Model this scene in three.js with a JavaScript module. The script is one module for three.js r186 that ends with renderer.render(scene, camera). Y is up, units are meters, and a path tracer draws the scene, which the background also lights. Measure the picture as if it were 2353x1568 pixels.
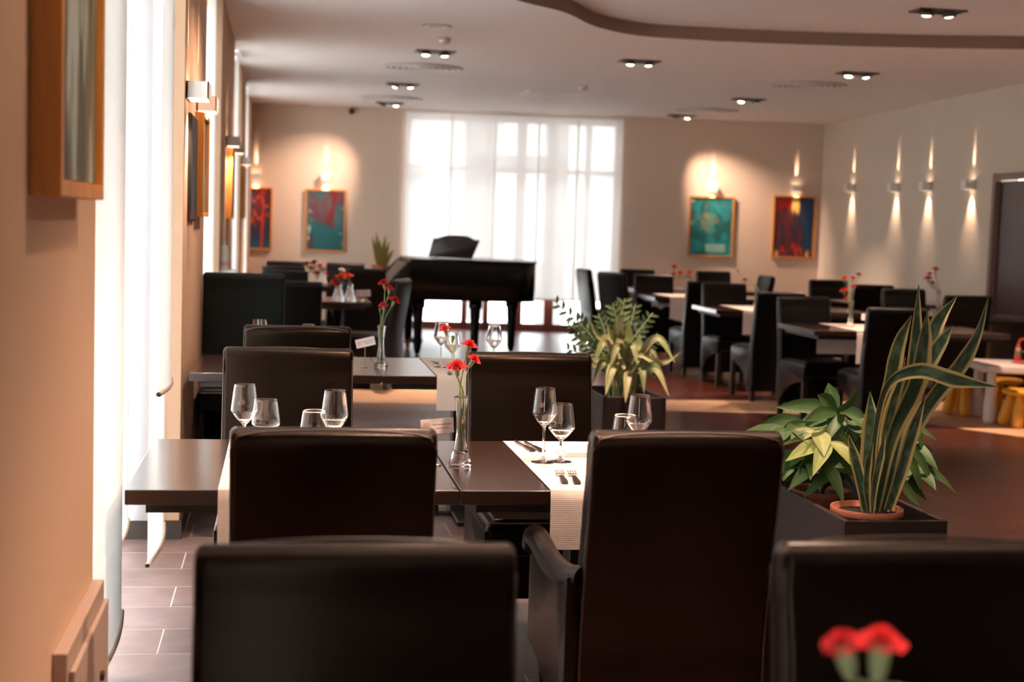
import * as THREE from 'three';
import { RoundedBoxGeometry } from 'three/addons/geometries/RoundedBoxGeometry.js';
import { mergeGeometries, toCreasedNormals } from 'three/addons/utils/BufferGeometryUtils.js';
import { RectAreaLightUniformsLib } from 'three/addons/lights/RectAreaLightUniformsLib.js';

// ------------------------------------------------------------------ camera, sky, exposure
const scene = new THREE.Scene();
const renderer = new THREE.WebGLRenderer({ antialias: true });
renderer.toneMapping = THREE.LinearToneMapping;
renderer.toneMappingExposure = 1.1;
renderer.shadowMap.enabled = true;
RectAreaLightUniformsLib.init();

const IW = 2353, IH = 1568, FPX = 3268, EYE = 1.47;              // 50 mm lens, eye height of the photographer
const camera = new THREE.PerspectiveCamera(2 * Math.atan(IH / 2 / FPX) * 180 / Math.PI, IW / IH, 0.1, 120);
const rayCam = (px, py) => new THREE.Vector3((px - IW / 2) / FPX, -(py - IH / 2) / FPX, -1);
// the long side of the room runs to the vanishing point (650, 500); the horizon falls by 0.032 to the right
const aV = rayCam(650, 500).normalize();
const uV = new THREE.Vector3().crossVectors(rayCam(1650, 532), rayCam(650, 500)).normalize();
const xV = new THREE.Vector3().crossVectors(aV, uV);
const camToWorld = new THREE.Matrix3().set(xV.x, xV.y, xV.z, uV.x, uV.y, uV.z, -aV.x, -aV.y, -aV.z);
{
  const c = [0, 1, 2].map((k) => new THREE.Vector3().setComponent(k, 1).applyMatrix3(camToWorld));
  camera.quaternion.setFromRotationMatrix(new THREE.Matrix4().makeBasis(c[0], c[1], c[2]));
  camera.position.set(0, EYE, 0);
}
camera.focus = 4.75;
camera.userData.fStop = 3.0;
scene.add(camera);
scene.background = new THREE.Color().setRGB(0.93, 0.98, 1.0);     // overcast sky outside the windows
scene.backgroundIntensity = 12;

// pixel -> point: on the plane at a height (y), at a depth (d) along the room, or at a side position (x)
function at(px, py, o) {
  const v = rayCam(px, py).applyMatrix3(camToWorld);
  const t = o.y !== undefined ? (o.y - EYE) / v.y : o.d !== undefined ? -o.d / v.z : o.x / v.x;
  return new THREE.Vector3(v.x * t, EYE + v.y * t, v.z * t);
}

// ------------------------------------------------------------------ small helpers
function rng(seed) { let a = seed >>> 0; return () => { a = (a + 0x6D2B79F5) >>> 0; let t = Math.imul(a ^ (a >>> 15), 1 | a); t = (t + Math.imul(t ^ (t >>> 7), 61 | t)) ^ t; return ((t ^ (t >>> 14)) >>> 0) / 4294967296; }; }
const R0 = rng(77);
const lerp = (a, b, t) => a + (b - a) * t, clamp = (x, a = 0, b = 1) => Math.min(b, Math.max(a, x));
const smooth = (a, b, x) => { const t = clamp((x - a) / (b - a)); return t * t * (3 - 2 * t); };
const hash = (x, y, s) => { let h = Math.imul(x, 374761393) + Math.imul(y, 668265263) + Math.imul(s, 974711); h = Math.imul(h ^ (h >>> 13), 1274126177); return ((h ^ (h >>> 16)) >>> 0) / 4294967296; };
function vnoise(x, y, s, px = 1 << 20, py = 1 << 20) {           // value noise that repeats after px, py cells
  const xi = Math.floor(x), yi = Math.floor(y), fx = x - xi, fy = y - yi, m = (a, n) => ((a % n) + n) % n;
  const u = fx * fx * (3 - 2 * fx), v = fy * fy * (3 - 2 * fy), h = (a, b) => hash(m(a, px), m(b, py), s);
  return lerp(lerp(h(xi, yi), h(xi + 1, yi), u), lerp(h(xi, yi + 1), h(xi + 1, yi + 1), u), v);
}
function fbm(u, v, cx, cy, s, oct = 4) { let a = 0, w = 0.5, n = 0; for (let k = 0; k < oct; k++) { a += w * vnoise(u * cx, v * cy, s + k, cx, cy); n += w; w *= 0.5; cx *= 2; cy *= 2; } return a / n; }
function tex(w, h, fn, srgb = true) {
  const d = new Uint8Array(w * h * 4);
  for (let j = 0; j < h; j++) for (let i = 0; i < w; i++) {
    const c = fn(i / w, j / h), k = (j * w + i) * 4;
    if (typeof c === 'number') d[k] = d[k + 1] = d[k + 2] = clamp(c) * 255; else { d[k] = clamp(c[0]) * 255; d[k + 1] = clamp(c[1]) * 255; d[k + 2] = clamp(c[2]) * 255; }
    d[k + 3] = 255;
  }
  const t = new THREE.DataTexture(d, w, h, THREE.RGBAFormat); t.magFilter = THREE.LinearFilter; t.minFilter = THREE.LinearMipmapLinearFilter; t.generateMipmaps = true;
  t.wrapS = t.wrapT = THREE.RepeatWrapping; if (srgb) t.colorSpace = THREE.SRGBColorSpace; t.needsUpdate = true; return t;
}
const mixc = (a, b, t) => [lerp(a[0], b[0], t), lerp(a[1], b[1], t), lerp(a[2], b[2], t)];
const lin = (r, g, b) => new THREE.Color().setRGB(r, g, b);

const taken = {};
function numbered(n) { if (taken[n] === undefined) { taken[n] = 0; return n; } taken[n]++; return n + '_' + String(taken[n]).padStart(3, '0'); }
function thing(name, label, category, pos = [0, 0, 0], turn = 0, group) {
  const o = new THREE.Group(); o.name = numbered(name); scene.add(o); o.position.set(...pos); o.rotation.y = turn;
  o.userData = { label, category }; if (group) o.userData.group = group; return o;
}
function part(name, geo, m, parent, label) { const o = new THREE.Mesh(geo, m); o.name = name; parent.add(o); if (label) o.userData.label = label; return o; }
function single(name, label, category, geo, m, pos = [0, 0, 0], turn = 0, group) {
  const o = new THREE.Mesh(geo, m); o.name = numbered(name); scene.add(o); o.position.set(...pos); o.rotation.y = turn; o.userData = { label, category }; if (group) o.userData.group = group; return o;
}
function struct(name, geo, m, label) { const o = geo ? new THREE.Mesh(geo, m) : new THREE.Group(); o.name = name; o.userData.kind = 'structure'; if (label) { o.userData.label = label; } scene.add(o); return o; }
function dup(root, pos, turn, label, group) { const r = root.clone(); r.name = numbered(root.userData.base || root.name.replace(/_\d{3}$/, '')); scene.add(r); r.position.set(...pos); r.rotation.set(0, turn, 0); r.userData = { ...root.userData, label }; if (group) r.userData.group = group; return r; }
function norm(g) { let h = g.index ? g.toNonIndexed() : g; for (const k of Object.keys(h.attributes)) if (!['position', 'normal', 'uv'].includes(k)) h.deleteAttribute(k); h.morphAttributes = {}; if (!h.attributes.uv) h.setAttribute('uv', new THREE.BufferAttribute(new Float32Array(h.attributes.position.count * 2), 2)); h.clearGroups(); return h; }
const merge = (l) => mergeGeometries(l.map(norm), false);
function boxUV(g, s = 1) {                                       // uv in metres by the main direction of each face
  g = norm(g); const p = g.attributes.position, n = g.attributes.normal, uv = g.attributes.uv;
  for (let i = 0; i < p.count; i++) {
    const ax = Math.abs(n.getX(i)), ay = Math.abs(n.getY(i)), az = Math.abs(n.getZ(i));
    if (ay >= ax && ay >= az) uv.setXY(i, p.getX(i) * s, p.getZ(i) * s); else if (ax >= az) uv.setXY(i, p.getZ(i) * s, p.getY(i) * s); else uv.setXY(i, p.getX(i) * s, p.getY(i) * s);
  }
  return g;
}
const box = (w, h, d, x = 0, y = 0, z = 0, r = 0) => { const g = r ? new RoundedBoxGeometry(w, h, d, 3, r) : new THREE.BoxGeometry(w, h, d); g.translate(x, y, z); return boxUV(g); };
const span = (x0, x1, y0, y1, z0, z1, r = 0) => box(x1 - x0, y1 - y0, Math.abs(z1 - z0), (x0 + x1) / 2, (y0 + y1) / 2, (z0 + z1) / 2, r);
const cyl = (r1, r2, h, x = 0, y = 0, z = 0, n = 20) => norm(new THREE.CylinderGeometry(r1, r2, h, n).translate(x, y, z));
const V = (x, y, z) => new THREE.Vector3(x, y, z);
function tube(pts, r, n = 12, rs = 6) { return norm(new THREE.TubeGeometry(new THREE.CatmullRomCurve3(pts.map((p) => (p.isVector3 ? p : V(...p)))), n, r, rs)); }
const lathe = (pts, n = 32) => norm(new THREE.LatheGeometry(pts.map((p) => new THREE.Vector2(p[0], p[1])), n));
function extrudeX(pts, width, bevel, creased = 0.7, seg = 3) {   // profile given as [z, y], swept along x
  const s = new THREE.Shape(pts.map(([z, y]) => new THREE.Vector2(-z, y)));
  const g = new THREE.ExtrudeGeometry(s, { depth: width - 2 * bevel, bevelEnabled: bevel > 0, bevelSize: bevel, bevelThickness: bevel, bevelSegments: seg, curveSegments: 12 });
  g.translate(0, 0, -(width - 2 * bevel) / 2); g.rotateY(Math.PI / 2);
  return boxUV(toCreasedNormals(norm(g), creased));
}
// a strap: points along the middle, half widths, 'up' facing direction, fold depth; optional colour by (along, across)
function blade(pts, widths, up, fold, color, nl = 14, nc = 6) {
  const c = new THREE.CatmullRomCurve3(pts), pos = [], col = [], idx = [];
  for (let i = 0; i <= nl; i++) {
    const t = i / nl, p = c.getPoint(t), tg = c.getTangent(t), side = new THREE.Vector3().crossVectors(tg, up).normalize(), nn = new THREE.Vector3().crossVectors(side, tg).normalize();
    const wi = t * (widths.length - 1), k = Math.min(widths.length - 2, Math.floor(wi)), w = lerp(widths[k], widths[k + 1], wi - k);
    for (let j = 0; j <= nc; j++) {
      const a = j / nc * 2 - 1; const q = p.clone().addScaledVector(side, a * w).addScaledVector(nn, fold * w * (a * a));
      pos.push(q.x, q.y, q.z); if (color) col.push(...color(t, a));
    }
  }
  for (let i = 0; i < nl; i++) for (let j = 0; j < nc; j++) { const a = i * (nc + 1) + j, b = a + nc + 1; idx.push(a, b, a + 1, a + 1, b, b + 1); }
  const g = new THREE.BufferGeometry(); g.setAttribute('position', new THREE.Float32BufferAttribute(pos, 3)); if (color) g.setAttribute('color', new THREE.Float32BufferAttribute(col, 3));
  g.setIndex(idx); g.computeVertexNormals(); return g;
}

// ------------------------------------------------------------------ materials
const std = (o) => new THREE.MeshStandardMaterial(o), phy = (o) => new THREE.MeshPhysicalMaterial(o);
const speck = tex(256, 256, (u, v) => fbm(u, v, 24, 24, 5, 4), false);
const grainBump = tex(256, 256, (u, v) => 0.6 * vnoise(u * 70, v * 70, 3, 70, 70) + 0.4 * vnoise(u * 140, v * 140, 4, 140, 140), false);
const rep = (t, x, y = x) => { const c = t.clone(); c.repeat.set(x, y); c.needsUpdate = true; return c; };
const plaster = (r, g, b, rough = 0.85) => std({ color: lin(r, g, b), roughness: rough, bumpMap: rep(speck, 1.6), bumpScale: 0.0012 });
const M = {};
M.wallPeach = plaster(0.56, 0.36, 0.235);
M.wallSide = plaster(0.64, 0.55, 0.45);
M.reveal = plaster(0.50, 0.49, 0.50);
M.wall = plaster(0.69, 0.54, 0.43);
M.wallPale = plaster(0.74, 0.68, 0.63);
M.ceil = plaster(0.82, 0.765, 0.74);
M.leather = phy({ color: lin(0.0040, 0.0018, 0.0012), roughness: 0.28, specularIntensity: 0.5, specularColor: lin(1, 0.74, 0.58), bumpMap: rep(grainBump, 6), bumpScale: 0.0002 });
M.leatherBlack = phy({ color: lin(0.0020, 0.0017, 0.0017), roughness: 0.34, specularIntensity: 0.5, bumpMap: rep(grainBump, 6), bumpScale: 0.0002 });
M.leatherTealReflect = phy({ color: lin(0.0015, 0.006, 0.007), roughness: 0.42, specularIntensity: 0.4, bumpMap: rep(grainBump, 6), bumpScale: 0.0002 });  // dark leather with the teal tint of a reflection put into its colour
M.leatherPipe = std({ color: lin(0.045, 0.024, 0.017), roughness: 0.4 });
M.legWood = std({ color: lin(0.018, 0.010, 0.007), roughness: 0.4 });
const tableGrain = tex(512, 512, (u, v) => { const g = fbm(u, v, 3, 48, 11, 4), f = vnoise(u * 12, v * 200, 9, 12, 200); return mixc([0.15, 0.085, 0.06], [0.25, 0.145, 0.10], clamp(g * 1.1 - 0.1 + 0.25 * (f - 0.5))); });
M.table = phy({ map: rep(tableGrain, 1.1, 1.1), roughness: 0.24, clearcoat: 0.8, clearcoatRoughness: 0.18 });
M.tableDark = std({ color: lin(0.013, 0.008, 0.006), roughness: 0.45 });
const weave = tex(256, 256, (u, v) => 0.5 + 0.25 * Math.sin(u * Math.PI * 128) + 0.25 * Math.sin(v * Math.PI * 128), false);
M.cloth = phy({ color: lin(0.74, 0.62, 0.55), roughness: 0.95, sheen: 0.3, sheenRoughness: 0.6, bumpMap: rep(weave, 3), bumpScale: 0.0006, side: THREE.DoubleSide });
M.glass = phy({ color: 0xffffff, roughness: 0.0, transmission: 1, thickness: 0.01, ior: 1.5 });
M.pane = phy({ color: 0xffffff, roughness: 0.0, transmission: 1, thickness: 0, ior: 1.5 });
M.water = phy({ color: 0xffffff, roughness: 0.0, transmission: 1, thickness: 0.02, ior: 1.33 });
M.steel = std({ color: lin(0.55, 0.53, 0.5), metalness: 1, roughness: 0.25 });
M.darkSteel = std({ color: lin(0.05, 0.045, 0.042), metalness: 0.6, roughness: 0.3 });
M.aluminium = std({ color: lin(0.72, 0.70, 0.67), metalness: 0.7, roughness: 0.4 });
M.whitePaint = std({ color: lin(0.80, 0.77, 0.74), roughness: 0.5 });
M.sheer = phy({ color: lin(0.93, 0.92, 0.90), roughness: 0.93, transmission: 0.40, thickness: 0, side: THREE.DoubleSide, bumpMap: rep(weave, 2), bumpScale: 0.0004 });
M.sheerEnd = phy({ color: lin(0.93, 0.92, 0.90), roughness: 0.90, transmission: 0.22, thickness: 0, side: THREE.DoubleSide });
M.sheerBar = std({ color: lin(0.62, 0.52, 0.42), roughness: 0.6 });
M.black = std({ color: lin(0.006, 0.006, 0.006), roughness: 0.5 });
M.baseboard = std({ color: lin(0.03, 0.022, 0.018), roughness: 0.35 });
M.grout = std({ color: lin(0.42, 0.37, 0.34), roughness: 0.9 });
M.frameWood = std({ map: rep(tex(128, 256, (u, v) => mixc([0.76, 0.47, 0.19], [0.86, 0.60, 0.29], fbm(u, v, 30, 3, 21, 3))), 3), roughness: 0.55 });
M.doorWood = std({ map: rep(tex(256, 256, (u, v) => mixc([0.17, 0.09, 0.07], [0.27, 0.15, 0.11], fbm(u, v, 40, 3, 31, 4))), 1), roughness: 0.32 });
M.trimWood = std({ color: lin(0.20, 0.12, 0.09), roughness: 0.45 });
M.windowFrame = std({ color: lin(0.16, 0.035, 0.022), roughness: 0.5 });
M.pianoBlack = phy({ color: lin(0.003, 0.003, 0.003), roughness: 0.2, specularIntensity: 0.5 });
M.brass = std({ color: lin(0.75, 0.52, 0.22), metalness: 1, roughness: 0.3 });
M.ivory = std({ color: lin(0.8, 0.76, 0.68), roughness: 0.35 });
M.redPetal = phy({ color: lin(0.62, 0.006, 0.010), roughness: 0.8, transmission: 0.15, thickness: 0, side: THREE.DoubleSide });
M.orangePetal = phy({ color: lin(0.75, 0.10, 0.035), roughness: 0.8, side: THREE.DoubleSide });
M.darkPetal = phy({ color: lin(0.32, 0.02, 0.02), roughness: 0.8, side: THREE.DoubleSide });
M.calyx = std({ color: lin(0.27, 0.31, 0.15), roughness: 0.7 });
M.stem = std({ color: lin(0.20, 0.26, 0.11), roughness: 0.6 });
M.terracotta = std({ color: lin(0.34, 0.095, 0.05), roughness: 0.75, bumpMap: rep(speck, 3), bumpScale: 0.001 });
M.soil = std({ color: lin(0.03, 0.02, 0.014), roughness: 1, bumpMap: rep(speck, 6), bumpScale: 0.01 });
M.planter = std({ map: rep(tableGrain, 1, 1), color: lin(0.45, 0.36, 0.32), roughness: 0.6 });
M.bark = std({ color: lin(0.12, 0.08, 0.05), roughness: 0.9, bumpMap: rep(speck, 4), bumpScale: 0.002 });
M.leaf = phy({ vertexColors: true, roughness: 0.52, specularIntensity: 0.6, side: THREE.DoubleSide, transmission: 0.12, thickness: 0 });
M.yellow = std({ color: lin(0.78, 0.36, 0.025), roughness: 0.5 });
M.kidWhite = std({ color: lin(0.74, 0.64, 0.60), roughness: 0.5 });
M.redPlastic = std({ color: lin(0.60, 0.05, 0.03), roughness: 0.4 });
M.greenPlastic = std({ color: lin(0.08, 0.35, 0.22), roughness: 0.4 });
M.pavement = plaster(0.62, 0.62, 0.60);
M.facade = plaster(0.72, 0.72, 0.72);
M.facadeGlass = std({ color: lin(0.12, 0.14, 0.16), roughness: 0.15 });
M.concrete = plaster(0.35, 0.34, 0.36);
M.lens = std({ color: lin(0.9, 0.85, 0.8), emissive: lin(1, 0.86, 0.70), emissiveIntensity: 9, roughness: 0.4 });
M.lensWarm = std({ color: lin(0.9, 0.8, 0.7), emissive: lin(1, 0.74, 0.52), emissiveIntensity: 5, roughness: 0.4 });
M.box = std({ color: lin(0.40, 0.28, 0.215), roughness: 0.5 });
M.band = std({ color: lin(0.27, 0.17, 0.125), roughness: 0.7 });  // brown holds the shade on the face of the ceiling step
M.slot = std({ color: lin(0.16, 0.13, 0.11), roughness: 0.7 });

// ------------------------------------------------------------------ the room
const WL = -0.44;                                                // inner face of the left wall's piers
const CEIL = 3.0, CEIL2 = 3.1;
const backZ = (x) => -19.75 + 0.095 * (x + 0.5), backTurn = -Math.atan(0.095);
const rightX = (d) => 7.396 - 0.0569 * (18.935 - d);             // d: depth along the room
const rightTurn = Math.atan(0.0569);

// floor: concrete bed with the tiles, the pale path and the wooden floor laid on it
const floor = struct('floor', span(-1.1, 8, -0.2, -0.0008, 8, -20.2), M.grout, 'dark tile, pale path and red-brown wood floor');
{
  const tileTex = [0, 1, 2].map((k) => tex(256, 128, (u, v) => { const n = fbm(u, v, 5, 4, 40 + k * 7, 5), s = fbm(u, v, 3, 30, 50 + k, 3); return mixc([0.36, 0.28, 0.265], [0.50, 0.415, 0.395], clamp(0.75 * n + 0.3 * s)); }));
  const mats = tileTex.map((t) => std({ map: t, roughness: 0.42, bumpMap: speck, bumpScale: 0.0006 }));
  const L = 0.6, D = 0.2935, g = 0.006;
  const geo = new THREE.BoxGeometry(L - g, 0.012, D - g);
  { const uv = geo.attributes.uv, p = geo.attributes.position; for (let i = 0; i < uv.count; i++) uv.setXY(i, p.getX(i) / L + 0.5, p.getZ(i) / D + 0.5); }
  const spots = [];
  const z0 = 4.785, rows = [-43, 23];
    for (let r = rows[0]; r < rows[1]; r++) for (let c = -2; c < 13; c++) {
    const d = z0 + (r + 0.5) * D, x = -0.39 + (c + 0.5) * L + (((r % 2) + 2) % 2 ? L / 2 : 0);
    if (x < -1 || x - L / 2 > 1.56 || d > 11.6) continue;
    const cut = Math.min(x + L / 2, 1.6) - (x - L / 2);               // tiles end at the wooden floor
    spots.push([x - L / 2 + cut / 2, d, Math.hypot(x - 0.2, d - 4), cut / L]);
  }
  spots.sort((a, b) => a[2] - b[2]);
  const rest = [];
  const vis = (x, d) => d > 2.6;
  let n = 0;
  for (const [x, d, , k] of spots) {
    if (vis(x, d) && n < 290) { const t = new THREE.Mesh(geo, mats[Math.floor(R0() * 3)]); t.name = n ? 'tile_' + String(n).padStart(3, '0') : 'tile'; t.position.set(x, -0.006, -d); t.scale.x = k; floor.add(t); n++; }
    else rest.push(geo.clone().scale(k, 1, 1).translate(x, -0.006, -d));
  }
  const st = part('tile_field', merge(rest), mats[1], floor); st.userData.kind = 'stuff';
  // pale path: a curved band across the room
  const sh = new THREE.Shape();
  const front = [[-1, 11.45], [0.9, 11.45], [3.1, 11.15], [4.04, 11.05], [5.05, 10.55], [5.6, 9.75], [6.0, 8.2], [6.2, 5], [6.3, 0], [6.4, -7.9]], back = [[6.9, -7.9], [7.4, 10], [7.3, 12.3], [5.6, 11.9], [3.28, 11.85], [0.9, 12.9], [-1, 13.0]];
  [...front, ...back].forEach(([x, d], i) => (i ? sh.lineTo(x, d) : sh.moveTo(x, d)));
  const pg = new THREE.ExtrudeGeometry(sh, { depth: 0.012, bevelEnabled: false }); pg.rotateX(-Math.PI / 2);
  const paleTex = tex(256, 256, (u, v) => mixc([0.72, 0.55, 0.42], [0.82, 0.66, 0.52], fbm(u, v, 8, 8, 61, 5)));
  part('pale_path', boxUV(norm(pg)).translate(0, -0.010, 0), std({ map: rep(paleTex, 0.7), roughness: 0.6, side: THREE.DoubleSide }), floor, 'pale sand-coloured path curving across the floor');
  // wood beyond the path: one board beside the other
  const bt = [0, 1, 2].map((k) => tex(256, 64, (u, v) => mixc([0.20, 0.08, 0.046], [0.33, 0.145, 0.085], clamp(fbm(u, v, 3, 14, 70 + k * 5, 4) + (k - 1) * 0.12))));
  const bm = bt.map((t) => std({ map: t, roughness: 0.3 }));
  const bw = 0.14, bl = 1.6; let k = 0; const many = [[], [], []];
  const bg = box(bl - 0.004, 0.010, bw - 0.003, 0, 0, 0); { const uv = bg.attributes.uv, p = bg.attributes.position; for (let i = 0; i < uv.count; i++) uv.setXY(i, p.getX(i) / bl + 0.5, p.getZ(i) / bw + 0.5); }
  for (let r = -137; r < 62; r++) for (let c = 0; c < 8; c++) {
    const d = 11.3 + (r + 0.5) * bw, x = -1.1 + (c + 0.5) * bl - (((r % 3) + 3) % 3) * 0.53; 
    if ((d < 11.6 && x + bl / 2 < 1.66) || x > 7.9) continue;
    const v = Math.floor(R0() * 3), lo = d < 11.6 ? Math.max(x - bl / 2, 1.62) : x - bl / 2, kx = (x + bl / 2 - lo) / bl, xm = (x + bl / 2 + lo) / 2;
    if ((x > 2.6 && d > 11.5 && d < 15 && k < 130) || (d < 10.5 && d > 4.5 && k < 290)) { const o = part(k ? 'board_' + String(k).padStart(3, '0') : 'board', bg, bm[v], floor); o.position.set(xm, -0.005, -d); o.scale.x = kx; k++; } else many[v].push(bg.clone().scale(kx, 1, 1).translate(xm, -0.005, -d));
  }
  part('threshold_strip', span(1.6, 1.62, -0.01, 0.001, 7.9, -11.6), M.trimWood, floor);
  many.forEach((l, i) => { const o = part('board_field', merge(l), bm[i], floor); o.userData.kind = 'stuff'; });
}

// ceiling: low part with a wavy edge, raised part inside it
{
  const out = new THREE.Shape(); [[-1.2, -8.2], [8, -8.2], [8, 20.3], [-1.2, 20.3]].forEach(([x, d], i) => (i ? out.lineTo(x, d) : out.moveTo(x, d)));
  const hole = new THREE.Path();
  const edge = new THREE.CatmullRomCurve3([[1.15, -2.6], [1.1, 2], [1.05, 6], [1.12, 8.6], [1.5, 9.65], [1.96, 10.15], [2.35, 10.8], [2.75, 11.13], [3.3, 11.2], [4.6, 11.05], [5.8, 10.72], [6.6, 10.4]].map(([x, d]) => V(x, d, 0)));
  const pts = edge.getPoints(90); pts.push(V(6.6, -2.6, 0)); pts.forEach((p, i) => (i ? hole.lineTo(p.x, p.y) : hole.moveTo(p.x, p.y))); hole.closePath(); out.holes.push(hole);
  const g = new THREE.ExtrudeGeometry(out, { depth: 0.1, bevelEnabled: false }); g.rotateX(-Math.PI / 2); g.translate(0, CEIL, 0);
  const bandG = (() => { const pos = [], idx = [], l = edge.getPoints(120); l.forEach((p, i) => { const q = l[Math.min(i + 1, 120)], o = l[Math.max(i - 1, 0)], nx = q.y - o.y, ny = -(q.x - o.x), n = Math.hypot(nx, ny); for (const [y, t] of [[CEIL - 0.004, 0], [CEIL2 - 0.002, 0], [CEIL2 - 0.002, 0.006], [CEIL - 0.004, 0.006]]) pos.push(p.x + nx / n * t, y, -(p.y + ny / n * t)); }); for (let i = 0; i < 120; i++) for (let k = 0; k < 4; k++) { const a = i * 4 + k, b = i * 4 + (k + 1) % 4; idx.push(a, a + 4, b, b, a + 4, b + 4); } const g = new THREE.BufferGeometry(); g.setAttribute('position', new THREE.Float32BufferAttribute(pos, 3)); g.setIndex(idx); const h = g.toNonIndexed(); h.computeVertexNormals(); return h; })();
  const ceil = struct('ceiling', boxUV(toCreasedNormals(norm(g), 0.5)), M.ceil, 'white ceiling with a raised part behind a wavy edge');
  part('edge_shade', bandG, M.band, ceil, 'step face along the wavy edge, coloured brown for its shade'); part('raised_field', span(-1.2, 8, CEIL2, CEIL2 + 0.2, 8.2, -20.3), M.ceil, ceil);  // shade of the step face is painted as a brown strip
}

// left wall: piers between full-height windows
const piers = [[-8, -3.0], [0.4, 3.51], [6.52, 8.25], [10.25, 12.85], [14.9, 16.7], [18.6, 20.2]];
const gaps = [[-3.0, 0.4], [3.51, 6.52], [8.25, 10.25], [12.85, 14.9], [16.7, 18.6]];
const wallLeft = struct('wall_left', merge([...piers.map(([a, b]) => span(-0.95, WL, 0, CEIL, -a, -b)), ...gaps.map(([a, b]) => span(-0.95, -0.78, 2.92, CEIL, -a, -b))]), M.wallPeach, 'peach plaster piers between tall windows');
struct('baseboard_left', merge(piers.map(([a, b]) => span(-0.93, WL + 0.012, 0, 0.085, -a + 0.012, -b - 0.012))), M.baseboard, 'dark skirting along the peach piers');
struct('trim_1', merge(gaps.map(([a, b]) => merge([span(-0.83, -0.515, 0.085, 2.92, -b + 0.006, -b), span(-0.83, -0.515, 0.085, 2.92, -a, -a - 0.006)]))), M.reveal, 'pale grey painted window reveals');
gaps.forEach(([a, b], i) => {
  const w = struct('window_' + (i + 1), null, null, 'tall white-framed window behind sheer panels');
  const fx = -0.86;
  part('frame', merge([span(fx - 0.03, fx + 0.03, 0, 0.08, -a, -b), span(fx - 0.03, fx + 0.03, 2.84, 2.92, -a, -b), span(fx - 0.03, fx + 0.03, 0, 2.92, -a, -a - 0.07), span(fx - 0.03, fx + 0.03, 0, 2.92, -b + 0.07, -b), span(fx - 0.03, fx + 0.03, 0, 2.92, -(a + b) / 2 + 0.035, -(a + b) / 2 - 0.035)]), M.whitePaint, w);
  for (const [p, q] of [[a + 0.07, (a + b) / 2 - 0.035], [(a + b) / 2 + 0.035, b - 0.07]]) { const o = part('pane', new THREE.PlaneGeometry(q - p, 2.76).rotateY(Math.PI / 2), M.pane, w); o.position.set(fx, 1.46, -(p + q) / 2); }
});

// back wall with the large window, turned slightly
const BW = [1.62, 4.60];                                         // window span along x
const backPos = (x, y, out = 0) => V(x, y, backZ(x)).add(V(-Math.sin(backTurn) * -out, 0, Math.cos(backTurn) * out));
{
  const g = (x0, x1, y0, y1) => { const len = (x1 - x0) / Math.cos(backTurn); const b = box(len, y1 - y0, 0.22, len / 2, (y0 + y1) / 2, -0.11); b.rotateY(backTurn); b.translate(x0, 0, backZ(x0)); return b; };
  struct('wall_back', merge([g(-1.0, BW[0], 0, CEIL), g(BW[1], 7.9, 0, CEIL), g(BW[0], BW[1], 2.95, CEIL)]), M.wall, 'beige end wall around the large window');
  struct('baseboard_back', merge([[-0.44, BW[0]], [BW[1], 7.38]].map(([x0, x1]) => { const len = (x1 - x0) / Math.cos(backTurn); const b = box(len, 0.085, 0.012, len / 2, 0.0425, 0.006); b.rotateY(backTurn); b.translate(x0, 0, backZ(x0)); return b; })), M.baseboard, 'dark skirting along the end wall');
  const w = struct('window_6', null, null, 'large end window with red-brown frames');
  w.position.set(BW[0], 0, backZ(BW[0])); w.rotation.y = backTurn;
  const W = (BW[1] - BW[0]) / Math.cos(backTurn), fz = -0.17;
  const bars = [box(W, 0.1, 0.07, W / 2, 0.05, fz), box(W, 0.08, 0.07, W / 2, 2.91, fz), box(W, 0.07, 0.07, W / 2, 2.22, fz)];
  for (const s of [0.04, 0.88, 1.18, 1.62, 2.06, 2.55, W - 0.04]) bars.push(box(s === 1.62 || s === 2.06 ? 0.13 : 0.08, 2.9, 0.07, s, 1.45, fz));
  part('frame', merge(bars), M.windowFrame, w);
  const xs = [0.08, 0.84, 1.14, 1.555, 1.995, 2.51, W - 0.08];
  [[0.08, 0.84], [0.92, 1.14], [1.22, 1.555], [1.685, 1.995], [2.125, 2.51], [2.59, W - 0.08]].forEach(([p, q]) => { for (const [y0, y1] of [[0.1, 2.185], [2.255, 2.87]]) { const o = part('pane', new THREE.PlaneGeometry(q - p, y1 - y0), M.pane, w); o.position.set((p + q) / 2, (y0 + y1) / 2, fz); } });
}
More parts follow.
